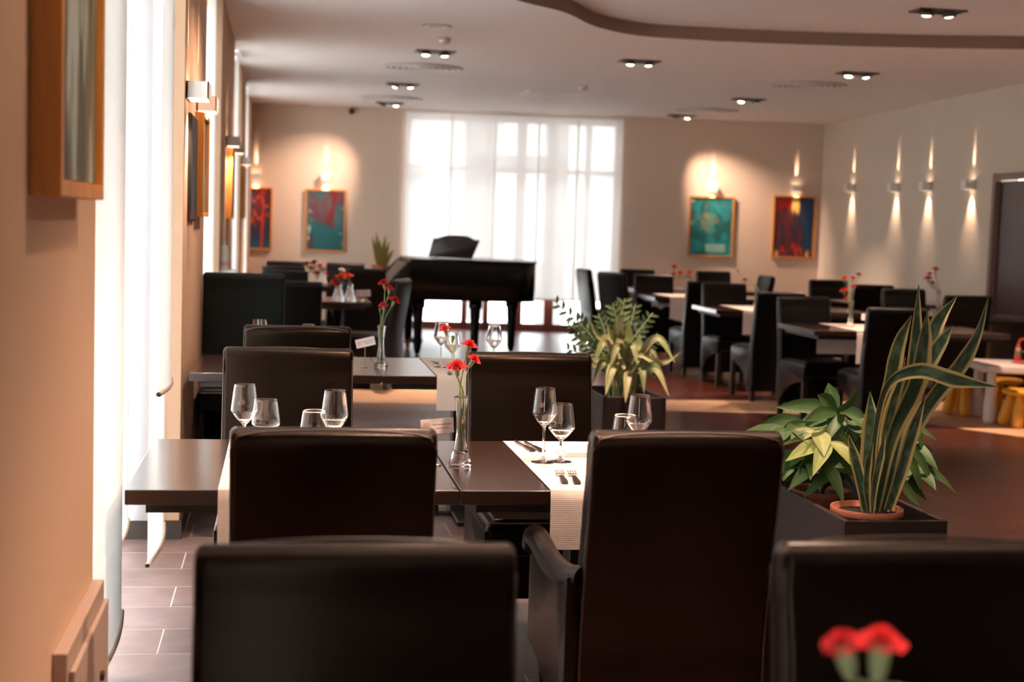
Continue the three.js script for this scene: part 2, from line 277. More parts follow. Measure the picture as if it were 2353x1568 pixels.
// right wall, with the door; wall behind the photographer
{
  const d0 = -8, d1 = 19.2, len = (d1 - d0) / Math.cos(rightTurn), doorA = 12.35, doorB = 13.42;
  const seg = (a, b, y0, y1) => { const l = (b - a) / Math.cos(rightTurn); const g = box(0.22, y1 - y0, l, 0.11, (y0 + y1) / 2, -l / 2); g.rotateY(-rightTurn); g.translate(rightX(a), 0, -a); return g; };
  struct('wall_right', merge([seg(d0, doorA, 0, CEIL2), seg(doorB, d1, 0, CEIL2), seg(doorA, doorB, 2.1, CEIL2)]), M.wallSide, 'beige side wall with a row of small lamps');
  struct('baseboard_right', merge([[d0, doorA - 0.06], [doorB + 0.06, 19]].map(([a, b]) => { const l = (b - a) / Math.cos(rightTurn); const g = box(0.012, 0.085, l, -0.006, 0.0425, -l / 2); g.rotateY(-rightTurn); g.translate(rightX(a), 0, -a); return g; })), M.baseboard, 'dark skirting along the side wall');
  const dr = struct('door_1', null, null, 'dark wooden door in the side wall'); dr.position.set(rightX(doorA), 0, -doorA); dr.rotation.y = -rightTurn;
  const dl = (doorB - doorA) / Math.cos(rightTurn);
  part('door_frame', merge([box(0.06, 2.14, 0.07, -0.01, 1.07, 0.0), box(0.06, 2.14, 0.07, -0.01, 1.07, -dl), box(0.06, 0.07, dl, -0.01, 2.1, -dl / 2)]), M.trimWood, dr);
  part('door_leaf', box(0.045, 2.06, dl - 0.08, 0.03, 1.03, -dl / 2, 0.004), M.doorWood, dr);
  part('handle', merge([box(0.02, 0.02, 0.12, -0.04, 1.03, -0.14, 0.006), cyl(0.012, 0.012, 0.05, 0, 0, 0).rotateZ(Math.PI / 2).translate(-0.015, 1.03, -0.09)]), M.aluminium, dr, 'aluminium lever handle');
  struct('wall_front', span(-1.0, 8, 0, CEIL2, 8, 8.2), M.wall, 'beige wall behind the near tables');
}
// outside: pavement, a pale house opposite the end window, concrete pillars of the porch
struct('pavement', merge([span(-22, -0.96, -0.25, -0.05, 8, -60), span(-0.96, 30, -0.25, -0.05, -20.2, -60)]), M.pavement, 'pale pavement outside the windows');
{
  const h = thing('house', 'pale house seen through the end window panels', 'house', [3, -0.05, -36]);
  part('wall', span(-12, 2.5, 0, 11, 0, -6), M.facade, h);
  for (let r = 0; r < 3; r++) for (let c = 0; c < 6; c++) part('pane', span(-11.2 + c * 2.2, -10.0 + c * 2.2, 1 + r * 3.1, 2.8 + r * 3.1, 0.02, -0.05), M.facadeGlass, h);
  const mk = (x) => [x, -0.05, -22.4];
  const p0 = thing('porch_frame', 'grey concrete porch frame standing outside the end window', 'porch', [0, -0.05, -22.2]);
  part('pillar', span(2.85, 3.17, 0, 3.4, 0, -0.3), M.concrete, p0); part('pillar', span(4.12, 4.44, 0, 3.4, 0, -0.3), M.concrete, p0);
  part('beam', span(2.85, 4.44, 2.36, 2.62, 0, -0.28), M.concrete, p0);
}

// ------------------------------------------------------------------ dining chairs
function chairParts(w, H, arms, leather) {
  const cz = (y) => { const t = y / H; return t < 0.45 ? lerp(-0.245, -0.235, t / 0.45) : -0.235 - 0.085 * Math.pow((t - 0.45) / 0.55, 1.25); };
  const bev = 0.016;
  const tf = (y) => lerp(0.026, 0.042, smooth(0.1, 0.6, y / H)) - 0.010 * smooth(0.8, 1, y / H) + 0.007 * Math.exp(-Math.pow((y / H - 0.962) / 0.018, 2)) - 0.003 * Math.exp(-Math.pow((y / H - 0.918) / 0.014, 2)) - bev;
  const tb = (y) => lerp(0.030, 0.036, smooth(0.1, 0.6, y / H)) - 0.006 * smooth(0.8, 1, y / H) - bev;
  const pts = [], y1 = H - bev - 0.022, N = 34;
  for (let i = 0; i <= N; i++) { const y = lerp(0.11, y1, i / N); pts.push([cz(y) + tf(y), y]); }
  for (let i = 1; i < 8; i++) { const a = i / 8 * Math.PI, r0 = (tf(y1) + tb(y1)) / 2, c0 = cz(y1) + (tf(y1) - tb(y1)) / 2; pts.push([c0 + r0 * Math.cos(a), y1 + 0.022 * Math.sin(a)]); }
  for (let i = N; i >= 0; i--) { const y = lerp(0.11, y1, i / N); pts.push([cz(y) - tb(y), y]); }
  const back = extrudeX(pts, w, bev, 0.9, 4);
  const edge = (s, f) => { const l = []; for (let i = 0; i <= 14; i++) { const y = lerp(0.13, y1, i / 14); l.push(V(s * (w / 2 - 0.004), y, cz(y) + f * ((f > 0 ? tf(y) : tb(y)) + 0.011))); } return l; };
  const pipes = [];
  for (const f of [1, -1]) { const l = edge(-1, f), r = edge(1, f).reverse(); pipes.push(tube([...l, V(-w / 2 + 0.02, H - 0.018, cz(H) + f * 0.02), V(w / 2 - 0.02, H - 0.018, cz(H) + f * 0.02), ...r], 0.0026, 60, 5)); }
  const sh = 0.48 * H, seat = merge([box(w - 0.004, 0.115, 0.49, 0, sh - 0.0575, 0.03, 0.024), box(w - 0.06, 0.03, 0.43, 0, sh - 0.004, 0.03, 0.014)]);
  const sideShape = new THREE.Shape(); sideShape.moveTo(-0.27, sh - 0.03); sideShape.lineTo(-0.27, 0.33 * H); sideShape.bezierCurveTo(-0.05, 0.33 * H, 0.16, 0.24 * H, 0.19, 0.09); sideShape.lineTo(0.235, 0.09); sideShape.lineTo(0.235, sh - 0.03); sideShape.closePath();
  const sg = new THREE.ExtrudeGeometry(sideShape, { depth: 0.016, bevelEnabled: true, bevelSize: 0.003, bevelThickness: 0.003, bevelSegments: 2, curveSegments: 14 }); sg.translate(0, 0, -0.008); sg.rotateY(Math.PI / 2);
  const side = boxUV(toCreasedNormals(norm(sg), 0.5));
  return { w, H, arms, leather, back, pipes: merge(pipes), seat, side, sh };
}
function buildChair(name, label, P, category = 'chair') {
  const c = thing(name, label, category); c.userData.base = name;
  part('seat', P.seat, P.leather, c); part('backrest', P.back, P.leather, c); part('piping', P.pipes, M.leatherPipe, c);
  for (const s of [-1, 1]) { const o = part('side_panel', P.side, P.leather, c); o.position.x = s * (P.w / 2 - 0.011); }
  for (const s of [-1, 1]) {
    const f = part('leg', box(0.042, P.sh - 0.09, 0.042, 0, (P.sh - 0.09) / 2, 0, 0.005), M.legWood, c); f.position.set(s * (P.w / 2 - 0.022), 0, 0.25);
    const r = part('leg', box(0.04, 0.13, 0.045, 0, 0.065, 0, 0.005), M.legWood, c); r.position.set(s * (P.w / 2 - 0.03), 0, -0.235);
  }
  if (P.arms) for (const s of [-1, 1]) {
    const path = [V(s * (P.w / 2 - 0.01), 0.635, -0.27), V(s * (P.w / 2 + 0.012), 0.615, -0.16), V(s * (P.w / 2 + 0.022), 0.612, 0.0), V(s * (P.w / 2 + 0.028), 0.635, 0.14), V(s * (P.w / 2 + 0.028), 0.632, 0.21), V(s * (P.w / 2 + 0.026), 0.60, 0.24)];
    const a = new THREE.TubeGeometry(new THREE.CatmullRomCurve3(path), 40, 0.031, 14); part('armrest', norm(a), P.leather, c);
    const ps = new THREE.Shape(); ps.moveTo(-0.25, 0.61); ps.lineTo(-0.25, 0.34); ps.bezierCurveTo(-0.05, 0.34, 0.15, 0.26, 0.2, 0.10); ps.lineTo(0.25, 0.10); ps.lineTo(0.25, 0.63); ps.bezierCurveTo(0.1, 0.6, -0.05, 0.6, -0.25, 0.61);
    const pgeo = new THREE.ExtrudeGeometry(ps, { depth: 0.03, bevelEnabled: true, bevelSize: 0.005, bevelThickness: 0.005, bevelSegments: 2 }); pgeo.translate(0, 0, -0.015); pgeo.rotateY(Math.PI / 2);
    const o = part('arm_panel', boxUV(toCreasedNormals(norm(pgeo), 0.5)), P.leather, c); o.position.x = s * (P.w / 2 + 0.012);
  }
  return c;
}
const BACK = 0.345;                                              // from a chair's middle to the top of its back
const placeChair = (c, x, d, turn) => { c.position.set(x - Math.sin(turn) * -BACK, 0, -d + Math.cos(turn) * BACK); c.rotation.set(0, turn, 0); return c; };
const TOWARD = 0, AWAY = Math.PI;
const brownP = chairParts(0.466, 1.0, false, M.leather), blackP = chairParts(0.445, 0.965, false, M.leatherBlack);
const chairA = buildChair('dining_chair', 'blurred brown leather chair', brownP);
chairA.userData.label = 'blurred brown leather chair standing before the wine glass table, beside the tiled floor strip';
placeChair(chairA, 0.117, 2.09, TOWARD);
function brown(x, d, turn, label) { return placeChair(dup(chairA, [0, 0, 0], 0, label), x, d, turn); }
brown(0.125, 3.18, AWAY, 'black-backed leather chair hiding the runner of the table half next to the wall');
brown(0.03, 5.24, TOWARD, 'brown leather chair behind the two pairs of wine glasses by the wall');
brown(0.073, 6.245, AWAY, 'brown leather chair whose rim shows just over another chair, before the second table');
brown(0.99, 2.09, TOWARD, 'dark leather chair behind the blurred carnation buds');
brown(0.912, 5.21, TOWARD, 'dark brown leather chair right behind the vase of red carnations');
const armP = chairParts(0.466, 1.0, true, M.leather);
const armchair = buildChair('armchair', 'black leather armchair with rounded armrests beside the cream runner', armP, 'armchair');
placeChair(armchair, 0.95, 3.18, AWAY);
// tall teal-black chair standing by the wall behind the second table
{
  const P = chairParts(0.45, 1.155, false, M.leatherTealReflect);
  const c = buildChair('high_back_chair', 'tall dark leather chair, teal reflection put into its colour, against the wall under the sanitizer bottle', P); placeChair(c, -0.205, 8.1, TOWARD);
}
// black chairs around the tables further back
const G3 = 'black chairs at the far tables';
const blackChair = buildChair('dining_chair', 'black leather chair with its back to the snake plant', blackP); blackChair.userData.base = 'dining_chair';
placeChair(blackChair, 4.36, 9.58, AWAY - 0.06);
function black(x, d, turn, label) { return placeChair(dup(blackChair, [0, 0, 0], 0, label), x, d, turn); }
black(4.22, 11.15, TOWARD + 0.05, 'black chair pushed in behind the table with a card and thin carnations');
black(4.26, 11.72, AWAY + 0.03, 'black chair before the table with a single-flower vase, a pale arch under its seat');
black(4.29, 13.5, TOWARD, 'black chair tucked behind the single-flower vase table');
black(4.22, 13.72, AWAY, 'black chair before the table with orange flowers');
black(4.14, 15.62, TOWARD, 'black chair behind the table with orange flowers');
black(4.41, 17.45, TOWARD, 'black chair behind the furthest white runner beside the end window');
black(5.40, 17.45, TOWARD, 'black chair under the turquoise painting');
black(3.60, 17.0, Math.PI / 2 + 0.12, 'black chair seen edge-on in front of the end window');
black(3.70, 15.9, Math.PI / 2 + 0.5, 'black chair half turned in front of the end window');
black(5.72, 16.2, -Math.PI / 2, 'black chair seen edge-on under the red and blue painting');
black(6.12, 11.98, AWAY - 0.04, 'black chair beside the dark door and the children table');
black(6.07, 13.30, TOWARD, 'black chair behind the tall dark flower vase, near the side wall');
black(6.12, 14.07, AWAY, 'black chair back to back with another below the row of wall lamps');
black(6.08, 15.3, TOWARD, 'black chair near the corner, right of the red and blue painting');
black(0.10, 11.45, AWAY, 'black chair before the table with white vases, beside the tall teal chair');
black(0.03, 13.86, TOWARD, 'black chair behind the table with white vases, its top edge brownish');
black(0.02, 14.95, AWAY, 'black chair below the red and blue painting near the window wall');
black(0.04, 16.8, TOWARD, 'furthest black chair below the red and blue painting near the window wall');
black(0.73, 16.75, TOWARD, 'black chair below the green and crimson painting');
black(0.86, 14.9, AWAY, 'black chair with a lit brown top rail beside the piano keyboard');
black(1.08, 12.5, -Math.PI / 2 - 0.35, 'black chair turned sideways at the end of the white vase table');

// ------------------------------------------------------------------ tables
function makeTable(name, label, w, d, pos, turn = 0) {
  const t = thing(name, label, 'table', pos, turn); t.userData.base = name;
  part('tabletop', box(w, 0.04, d, 0, 0.73, 0, 0.003), M.table, t);
  part('apron', box(w - 0.10, 0.03, d - 0.10, 0, 0.695, 0), M.tableDark, t);
  part('column', box(0.11, 0.66, 0.11, 0, 0.355, 0, 0.006), M.tableDark, t);
  part('base', merge([box(0.60, 0.022, 0.10, 0, 0.018, 0, 0.008), box(0.10, 0.022, 0.60, 0, 0.018, 0, 0.008), ...[[0.27, 0], [-0.27, 0], [0, 0.27], [0, -0.27]].map(([x, z]) => cyl(0.022, 0.022, 0.009, x, 0.0045, z, 14))]), M.tableDark, t);
  return t;
}
const T1 = makeTable('dining_table', 'dark wood table half with two runner-side wine glass pairs, next to the window wall', 0.878, 0.874, [0.045, 0, -4.203]);
const tbl = (x0, x1, d0, d1, label) => makeTable('dining_table', label, x1 - x0, d1 - d0, [(x0 + x1) / 2, 0, -(d0 + d1) / 2]);
tbl(0.488, 1.372, 3.765, 4.641, 'dark wood table half under the vase of red carnations and the cream runner');
tbl(-0.412, 0.468, 6.61, 7.49, 'second dark wood table half beside the wall, behind the brown chair rim');
tbl(0.472, 1.35, 6.61, 7.49, 'second dark wood table half carrying a cream runner and a fork, before the piano');
tbl(-0.39, 0.485, 0.75, 1.55, 'near dark wood table half, out in front of the blurred brown chair');
tbl(0.49, 1.37, 0.75, 1.55, 'near dark wood table half carrying the vase with blurred carnation buds');
tbl(-0.40, 0.78, 12.5, 13.3, 'dark table carrying two white vases and a card');
tbl(-0.38, 0.53, 15.5, 16.25, 'dark table carrying crimson flowers under the left paintings');
tbl(3.96, 5.55, 10.17, 10.97, 'dark table with a card, thin carnations and a hanging cream runner');
tbl(3.96, 5.5, 12.63, 13.42, 'dark table with a single flower in a vase');
tbl(3.93, 5.5, 14.72, 15.48, 'dark table with orange flowers');
tbl(4.20, 5.75, 16.6, 17.3, 'furthest dark table, white runner on it, beside the end window');
tbl(5.78, 7.0, 12.42, 13.2, 'dark table with tall dark flowers near the side wall');
tbl(5.80, 7.0, 14.45, 15.12, 'dark table under the row of wall lamps');

// runners: cloth strips lying across a table and hanging down at both edges
function runner(x0, x1, d0, d1, drop, label, seed = 1) {
  const r = rng(seed), n = 46, m = 8, pos = [], uv = [], idx = [], L = d1 - d0 + 2 * drop + 0.02, ph = r() * 6;
  for (let i = 0; i <= n; i++) {
    const s = i / n * L - drop - 0.01; let y, d;                  // s runs along the cloth from the near hem
    const D = d1 - d0;
    if (s < 0) { y = 0.7535 + s; d = d0 - 0.004; if (s > -0.012) { y = 0.7535 - 0.3 * -s; d = d0 + 0.004 + s * 0.6; } } else if (s > D) { y = 0.7535 - (s - D); d = d1 + 0.004; } else { y = 0.7535; d = d0 + s; }
    for (let j = 0; j <= m; j++) {
      const a = j / m; const hang = Math.max(0, -s, s - D), wave = Math.sin(a * 9 + ph) * 0.006 * smooth(0.01, 0.12, hang);
      pos.push(lerp(x0, x1, a), y, -d + (s < 0 ? 1 : -1) * Math.abs(wave)); uv.push(lerp(x0, x1, a), s);
    }
  }
  for (let i = 0; i < n; i++) for (let j = 0; j < m; j++) { const a = i * (m + 1) + j, b = a + m + 1; idx.push(a, a + 1, b, a + 1, b + 1, b); }
  const g = new THREE.BufferGeometry(); g.setAttribute('position', new THREE.Float32BufferAttribute(pos, 3)); g.setAttribute('uv', new THREE.Float32BufferAttribute(uv, 2)); g.setIndex(idx); g.computeVertexNormals();
  return single('table_runner', label, 'runner', g, M.cloth);
}
runner(-0.155, 0.30, 3.766, 4.64, 0.16, 'cream runner mostly hidden by the black chair back, on the wall-side table half', 3);
runner(0.735, 1.14, 3.765, 4.641, 0.155, 'cream runner under the knives and forks beside the carnation vase', 4);
runner(0.728, 1.13, 6.61, 7.49, 0.155, 'cream runner on the second table, seen beyond the carnations', 5);
runner(-0.14, 0.30, 6.61, 7.49, 0.155, 'cream runner on the second table half beside the wall', 9);
runner(4.30, 4.75, 10.17, 10.97, 0.24, 'cream runner hanging from the table with the card and thin carnations', 6);
runner(4.22, 4.66, 12.63, 13.42, 0.22, 'cream runner under the single-flower vase', 7);
runner(4.10, 4.55, 14.72, 15.48, 0.22, 'white runner under the orange flowers', 8);
runner(4.30, 5.0, 16.6, 17.3, 0.22, 'furthest white runner, beside the end window', 12);
runner(6.0, 6.4, 14.45, 15.12, 0.15, 'pale runner on the table under the row of wall lamps', 13);

// ------------------------------------------------------------------ glasses, cutlery
function glassGeo(h, rim, belly, bellyY, bowlY, foot, t = 0.0013) {
  const o = [[0.0001, 0.0004], [foot, 0.0004], [foot, 0.0016], [foot * 0.5, 0.004], [0.006, 0.010], [0.0038, 0.022], [0.0034, bowlY - 0.02], [0.0045, bowlY - 0.005], [0.010, bowlY + 0.002]];
  const bowl = []; for (let i = 1; i <= 8; i++) { const a = i / 8; bowl.push([lerp(0.010, belly, Math.pow(a, 0.8)), lerp(bowlY + 0.002, bellyY, a)]); }
  bowl.push([belly + 0.0006, bellyY + 0.006]);
  for (let i = 1; i <= 8; i++) { const a = i / 8; bowl.push([lerp(belly, rim, a + 0.12 * a * (a - 1)), lerp(bellyY + 0.008, h, a)]); }
  const inner = bowl.slice().reverse().map(([r, y]) => [Math.max(0.001, r - t), y + (y < bellyY ? t * 1.2 : 0)]);
  return lathe([...o, ...bowl, ...inner, [0.0001, bowlY + 0.0065]], 40);
}
const tallG = glassGeo(0.228, 0.0300, 0.0385, 0.150, 0.112, 0.036), smallG = glassGeo(0.178, 0.0325, 0.0412, 0.104, 0.068, 0.035);
const glassSpots = [
  [tallG, 0.793, 4.203, 'tall wine glass beside the knives, before the dark brown chair'], [smallG, 0.849, 4.215, 'shorter wine glass overlapping the tall one beside the knives'],
  [tallG, 1.048, 4.047, 'tall wine glass rising behind the armchair back, before the black planter'], [smallG, 0.988, 3.974, 'shorter wine glass barely showing above the armchair back'],
  [tallG, -0.10, 4.19, 'tall wine glass nearest the window wall, before the brown chair'], [smallG, -0.038, 4.237, 'shorter wine glass overlapping the tall one by the window wall'],
  [tallG, 0.157, 4.069, 'tall wine glass before the right half of the brown chair'], [smallG, 0.098, 3.999, 'shorter wine glass barely above the black chair back'],
  [tallG, 1.031, 6.853, 'tall wine glass on the second table, against the bright floor under the piano'], [tallG, 0.786, 6.989, 'tall wine glass on the second table beside the upper carnation'],
  [smallG, 0.85, 7.05, 'shorter wine glass on the second runner behind the carnations'], [tallG, -0.10, 6.88, 'wine glass rim peeping over the brown chair rim below the teal chair'], [smallG, 0.14, 7.30, 'low wine glass rim peeping over the brown chair rim'],
];
glassSpots.forEach(([g, x, d, l]) => single('wine_glass', l, 'glass', g, M.glass, [x, 0.7545, -d]));
// cutlery: knives and forks with dark handles
const handle = (l) => { const s = new THREE.Shape(); s.moveTo(-0.0045, 0); s.bezierCurveTo(-0.008, -l * 0.5, -0.011, -l * 0.8, -0.008, -l); s.lineTo(0.008, -l); s.bezierCurveTo(0.011, -l * 0.8, 0.008, -l * 0.5, 0.0045, 0); return norm(new THREE.ExtrudeGeometry(s, { depth: 0.003, bevelEnabled: true, bevelSize: 0.001, bevelThickness: 0.0015, bevelSegments: 2 }).rotateX(-Math.PI / 2)); };
function knife(x, d, turn, label, group) {
  const k = thing('table_knife', label, 'knife', [x, 0.7565, -d], turn, group); part('handle', handle(0.10), M.darkSteel, k);
  const s = new THREE.Shape(); s.moveTo(-0.005, 0); s.lineTo(-0.009, 0.06); s.bezierCurveTo(-0.009, 0.1, 0, 0.115, 0.006, 0.118); s.lineTo(0.006, 0); part('blade', norm(new THREE.ExtrudeGeometry(s, { depth: 0.0014, bevelEnabled: false }).rotateX(-Math.PI / 2)).translate(0, 0.001, 0), M.steel, k);
}
function fork(x, d, turn, label, group) {
  const k = thing('table_fork', label, 'fork', [x, 0.7565, -d], turn, group); part('handle', handle(0.105), M.darkSteel, k);
  const g = [box(0.026, 0.002, 0.022, 0, 0.003, -0.030, 0.0009), box(0.010, 0.002, 0.026, 0, 0.0025, -0.010, 0.0009)];
  for (let i = 0; i < 4; i++) g.push(box(0.0034, 0.002, 0.052, -0.0105 + i * 0.007, 0.004, -0.063, 0.0009));
  part('tines', merge(g), M.steel, k);
}
knife(0.785, 4.50, 0.12, 'table knife nearer the edge of the cream runner', null); knife(0.815, 4.49, 0.12, 'table knife nearer the tall wine glass', null);
fork(0.80, 3.945, -0.10, 'table fork nearer the edge of the cream runner', null); fork(0.835, 3.94, -0.10, 'table fork nearer the armchair', null);
fork(0.80, 6.74, -0.1, 'table fork on the second cream runner', null); knife(0.775, 7.25, 0.1, 'table knife on the second cream runner', null); 
function napkin(x, d, turn, label) { const g = []; for (let i = 0; i < 3; i++) g.push(box(0.15 - i * 0.006, 0.004, 0.11 - i * 0.004, i * 0.003, 0.002 + i * 0.0045, 0, 0.0018)); single('napkin', label, 'napkin', merge(g), M.cloth, [x, 0.7545, -d], turn); }
napkin(0.95, 4.36, 0.1, 'folded pale napkin on the cream runner behind the wine glasses'); napkin(0.93, 6.95, 0.1, 'folded pale napkin on the second runner');

// ------------------------------------------------------------------ vases, carnations, cards
const vaseGeo = (() => { const o = [[0.0001, 0], [0.030, 0], [0.0335, 0.004], [0.0335, 0.010], [0.028, 0.028], [0.021, 0.052], [0.0155, 0.09], [0.0145, 0.12], [0.016, 0.155], [0.0195, 0.19], [0.0225, 0.208]], i = [[0.0207, 0.208], [0.0178, 0.19], [0.0142, 0.155], [0.0127, 0.12], [0.0137, 0.09], [0.018, 0.058], [0.017, 0.046], [0.010, 0.036], [0.0001, 0.034]]; const f = (l) => new THREE.SplineCurve(l.map((p) => new THREE.Vector2(...p))).getPoints(30); return lathe([...f(o), ...f(i)].map((p) => [Math.max(0.0001, p.x), p.y]), 36); })();
const waterGeo = lathe(new THREE.SplineCurve([[0.0001, 0.0345], [0.0098, 0.0365], [0.0166, 0.0465], [0.0176, 0.058], [0.0133, 0.09], [0.0123, 0.12], [0.0135, 0.15]].map((p) => new THREE.Vector2(...p))).getPoints(20).map((p) => [p.x, p.y]).concat([[0.0001, 0.15]]), 28);
function bloomGeo(r, seed) {
  const q = rng(seed), gs = [];
  for (let k = 0; k < 5; k++) {
    const rr = r * (1 - k * 0.17), yEnd = r * (0.34 + 0.15 * k), pos = [], idx = [], N = 64, Mr = 5, p1 = q() * 6, p2 = q() * 6;
    for (let i = 0; i <= Mr; i++) for (let j = 0; j < N; j++) {
      const a = j / N * Math.PI * 2, s = i / Mr, f = s * s, rad = rr * Math.pow(s, 1.25) * (1 + 0.10 * f * Math.sin(a * 11 + p1) + 0.06 * f * Math.sin(a * 29 + p2)) + 0.0005;
      pos.push(Math.cos(a) * rad, -0.006 + (yEnd + 0.006) * Math.sqrt(s) - 0.10 * r * f + f * r * (0.08 * Math.sin(a * 9 + p2) + 0.07 * Math.sin(a * 19 + p1)), Math.sin(a) * rad);
    }
    for (let i = 0; i < Mr; i++) for (let j = 0; j < N; j++) { const a = i * N + j, b = i * N + (j + 1) % N; idx.push(a, a + N, b, b, a + N, b + N); }
    const g = new THREE.BufferGeometry(); g.setAttribute('position', new THREE.Float32BufferAttribute(pos, 3)); g.setIndex(idx); g.computeVertexNormals(); gs.push(g);
  }
  return merge(gs);
}
const blooms = [bloomGeo(0.029, 5), bloomGeo(0.025, 6)], budBloom = bloomGeo(0.014, 8);
const calyxGeo = lathe([[0.0001, 0], [0.004, 0.001], [0.0065, 0.010], [0.0078, 0.022], [0.0095, 0.030], [0.004, 0.030]], 14);
// flower from the vase foot through its mouth to the head; tilt is the direction of the head
function carnation(label, foot, mouth, head, m, geo, tiltX, tiltZ, scale = 1, group) {
  const f = thing('carnation', label, 'flower', foot.toArray(), 0, group);
  const rel = (p) => p.clone().sub(foot), up = V(tiltX, 1, tiltZ).normalize(), base = rel(head).addScaledVector(up, -0.03 * scale);
  part('stem', tube([V(0, 0, 0), rel(mouth), rel(mouth).lerp(base, 0.55).add(V(-tiltX * 0.008, 0.006, -tiltZ * 0.008)), base], 0.0022 * Math.sqrt(scale), 16, 6), M.stem, f);
  const q = new THREE.Quaternion().setFromUnitVectors(V(0, 1, 0), up);
  const c = part('calyx', calyxGeo, M.calyx, f); c.quaternion.copy(q); c.position.copy(base); c.scale.setScalar(scale);
  const b = part('bloom', geo, m, f); b.quaternion.copy(q); b.position.copy(rel(head)).addScaledVector(up, -0.004 * scale); b.scale.setScalar(scale);
}
function vase(x, d, label, y = 0.7505) { const v = thing('glass_vase', label, 'vase', [x, y, -d]); part('body', vaseGeo, M.glass, v); part('water', waterGeo, M.water, v); return v; }
function bunch(x, d, heads, y = 0.7505, n = 'carnation') {        // heads: [px, py, depth, material, tiltX, tiltZ, scale, label, geo]
  heads.forEach(([px, py, dd, m, tx, tz, s, label, g], i) => { const a = i * 2.4; carnation(label, V(x + 0.006 * Math.cos(a), y + 0.042, -d + 0.006 * Math.sin(a)), V(x + 0.008 * Math.cos(a + 1), y + 0.205, -d + 0.008 * Math.sin(a + 1)), at(px, py, { d: dd }), m, g || blooms[i % 2], tx, tz, s); });
}
vase(0.533, 4.151, 'clear glass vase of red carnations beside the brown leather chair');
bunch(0.533, 4.151, [
  [1022, 757, 4.22, M.redPetal, -0.35, 0.1, 0.72, 'small red carnation reaching highest from the front vase', blooms[1]], [1078, 795, 4.12, M.redPetal, 0.25, 0.05, 0.98, 'red carnation just over the chair rim, above its neighbour'],
  [1050, 845, 4.08, M.redPetal, -0.08, 0.25, 1.0, 'lowest red carnation, in front of the runner'], [1088, 828, 4.2, M.redPetal, 0.55, 0.1, 0.9, 'red carnation leaning over the dark brown chair'],
  [1041, 775, 4.22, M.calyx, 0.1, 0.1, 0.6, 'closed green carnation bud beside the highest red one', budBloom]]);
vase(0.488, 6.962, 'clear glass vase of red carnations on the second table');
bunch(0.488, 6.962, [
  [882, 652, 7.0, M.redPetal, -0.2, 0.1, 1.0, 'uppermost red carnation on the second table'], [895, 664, 6.95, M.redPetal, 0.1, 0.2, 0.95, 'red carnation just below the uppermost one on the second table'],
  [906, 692, 6.9, M.redPetal, 0.4, 0.2, 1.05, 'red carnation leaning toward the piano on the second table'], [881, 703, 6.95, M.redPetal, -0.15, 0.2, 1.0, 'lowest open red carnation on the second table'],
  [873, 710, 6.98, M.calyx, -0.1, 0.1, 0.6, 'closed bud beside the lowest carnation on the second table', budBloom]]);
vase(0.93, 1.24, 'clear glass vase on the near table holding the blurred buds');
bunch(0.93, 1.24, [[1935, 1478, 1.36, M.redPetal, -0.34, 0.1, 1.45, 'blurred red carnation bud leaning away from its twin', bloomGeo(0.0145, 15)], [2025, 1476, 1.36, M.redPetal, 0.02, 0.1, 1.5, 'blurred red carnation bud, the more upright of two', bloomGeo(0.0165, 16)]]);
vase(4.43, 10.62, 'clear vase with thin carnations beside a white card');
bunch(4.43, 10.62, [[1940, 640, 10.6, M.orangePetal, -0.1, 0, 1.0, 'salmon carnation at the top beside the card'], [1960, 640, 10.6, M.redPetal, 0.1, 0, 1.0, 'red carnation topmost but one beside the card'], [1973, 632, 10.65, M.darkPetal, 0.3, 0, 0.9, 'dark carnation highest beside the card'], [1960, 660, 10.6, M.redPetal, 0.1, 0, 1.0, 'red carnation in the middle beside the card'], [1939, 669, 10.6, M.redPetal, -0.3, 0, 1.1, 'large red carnation leaning beside the card'], [1945, 686, 10.6, M.redPetal, 0, 0, 0.9, 'lowest red carnation beside the card']]);
vase(4.45, 12.95, 'clear vase holding one drooping flower'); bunch(4.45, 12.95, [[1711, 645, 12.9, M.darkPetal, 0.1, 0, 1.0, 'single drooping dark carnation'], [1696, 622, 12.95, M.calyx, -0.3, 0, 0.8, 'green bud rising above the single dark carnation', budBloom]]);
vase(4.40, 15.0, 'clear vase with orange flowers on the white runner'); bunch(4.40, 15.0, [[1549, 615, 15, M.orangePetal, 0, 0, 1.5, 'topmost orange flower before the beige wall'], [1562, 628, 15, M.orangePetal, 0.1, 0, 1.5, 'middle orange flower of the far vase'], [1583, 628, 15, M.orangePetal, 0.3, 0, 1.5, 'orange flower leaning toward the turquoise painting'], [1548, 632, 15, M.orangePetal, -0.2, 0, 1.4, 'lowest orange flower of the far vase']]);
vase(6.22, 12.8, 'clear vase with tall dark flowers near the side wall'); bunch(6.22, 12.8, [[2150, 620, 12.8, M.darkPetal, 0.1, 0, 1.3, 'highest dark red flower before the side wall'], [2136, 630, 12.8, M.darkPetal, 0, 0, 1.1, 'second dark red flower before the side wall'], [2132, 641, 12.8, M.darkPetal, -0.2, 0, 1.4, 'large dark red flower before the side wall'], [2142, 651, 12.8, M.darkPetal, 0.2, 0, 1.2, 'lowest dark red flower before the side wall']]);
const G4 = 'white vases on the table behind the tall teal chair';
const whiteVaseGeo = lathe([[0.0001, 0], [0.05, 0], [0.055, 0.01], [0.042, 0.06], [0.028, 0.12], [0.026, 0.15], [0.032, 0.165], [0.028, 0.165], [0.022, 0.15], [0.0001, 0.13]], 24);
[[0.50, 12.72], [0.60, 12.68]].forEach(([x, d]) => single('white_vase', 'small white-looking glass vase with red buds behind the tall teal chair', 'vase', whiteVaseGeo, M.glass, [x, 0.7505, -d], 0, G4));
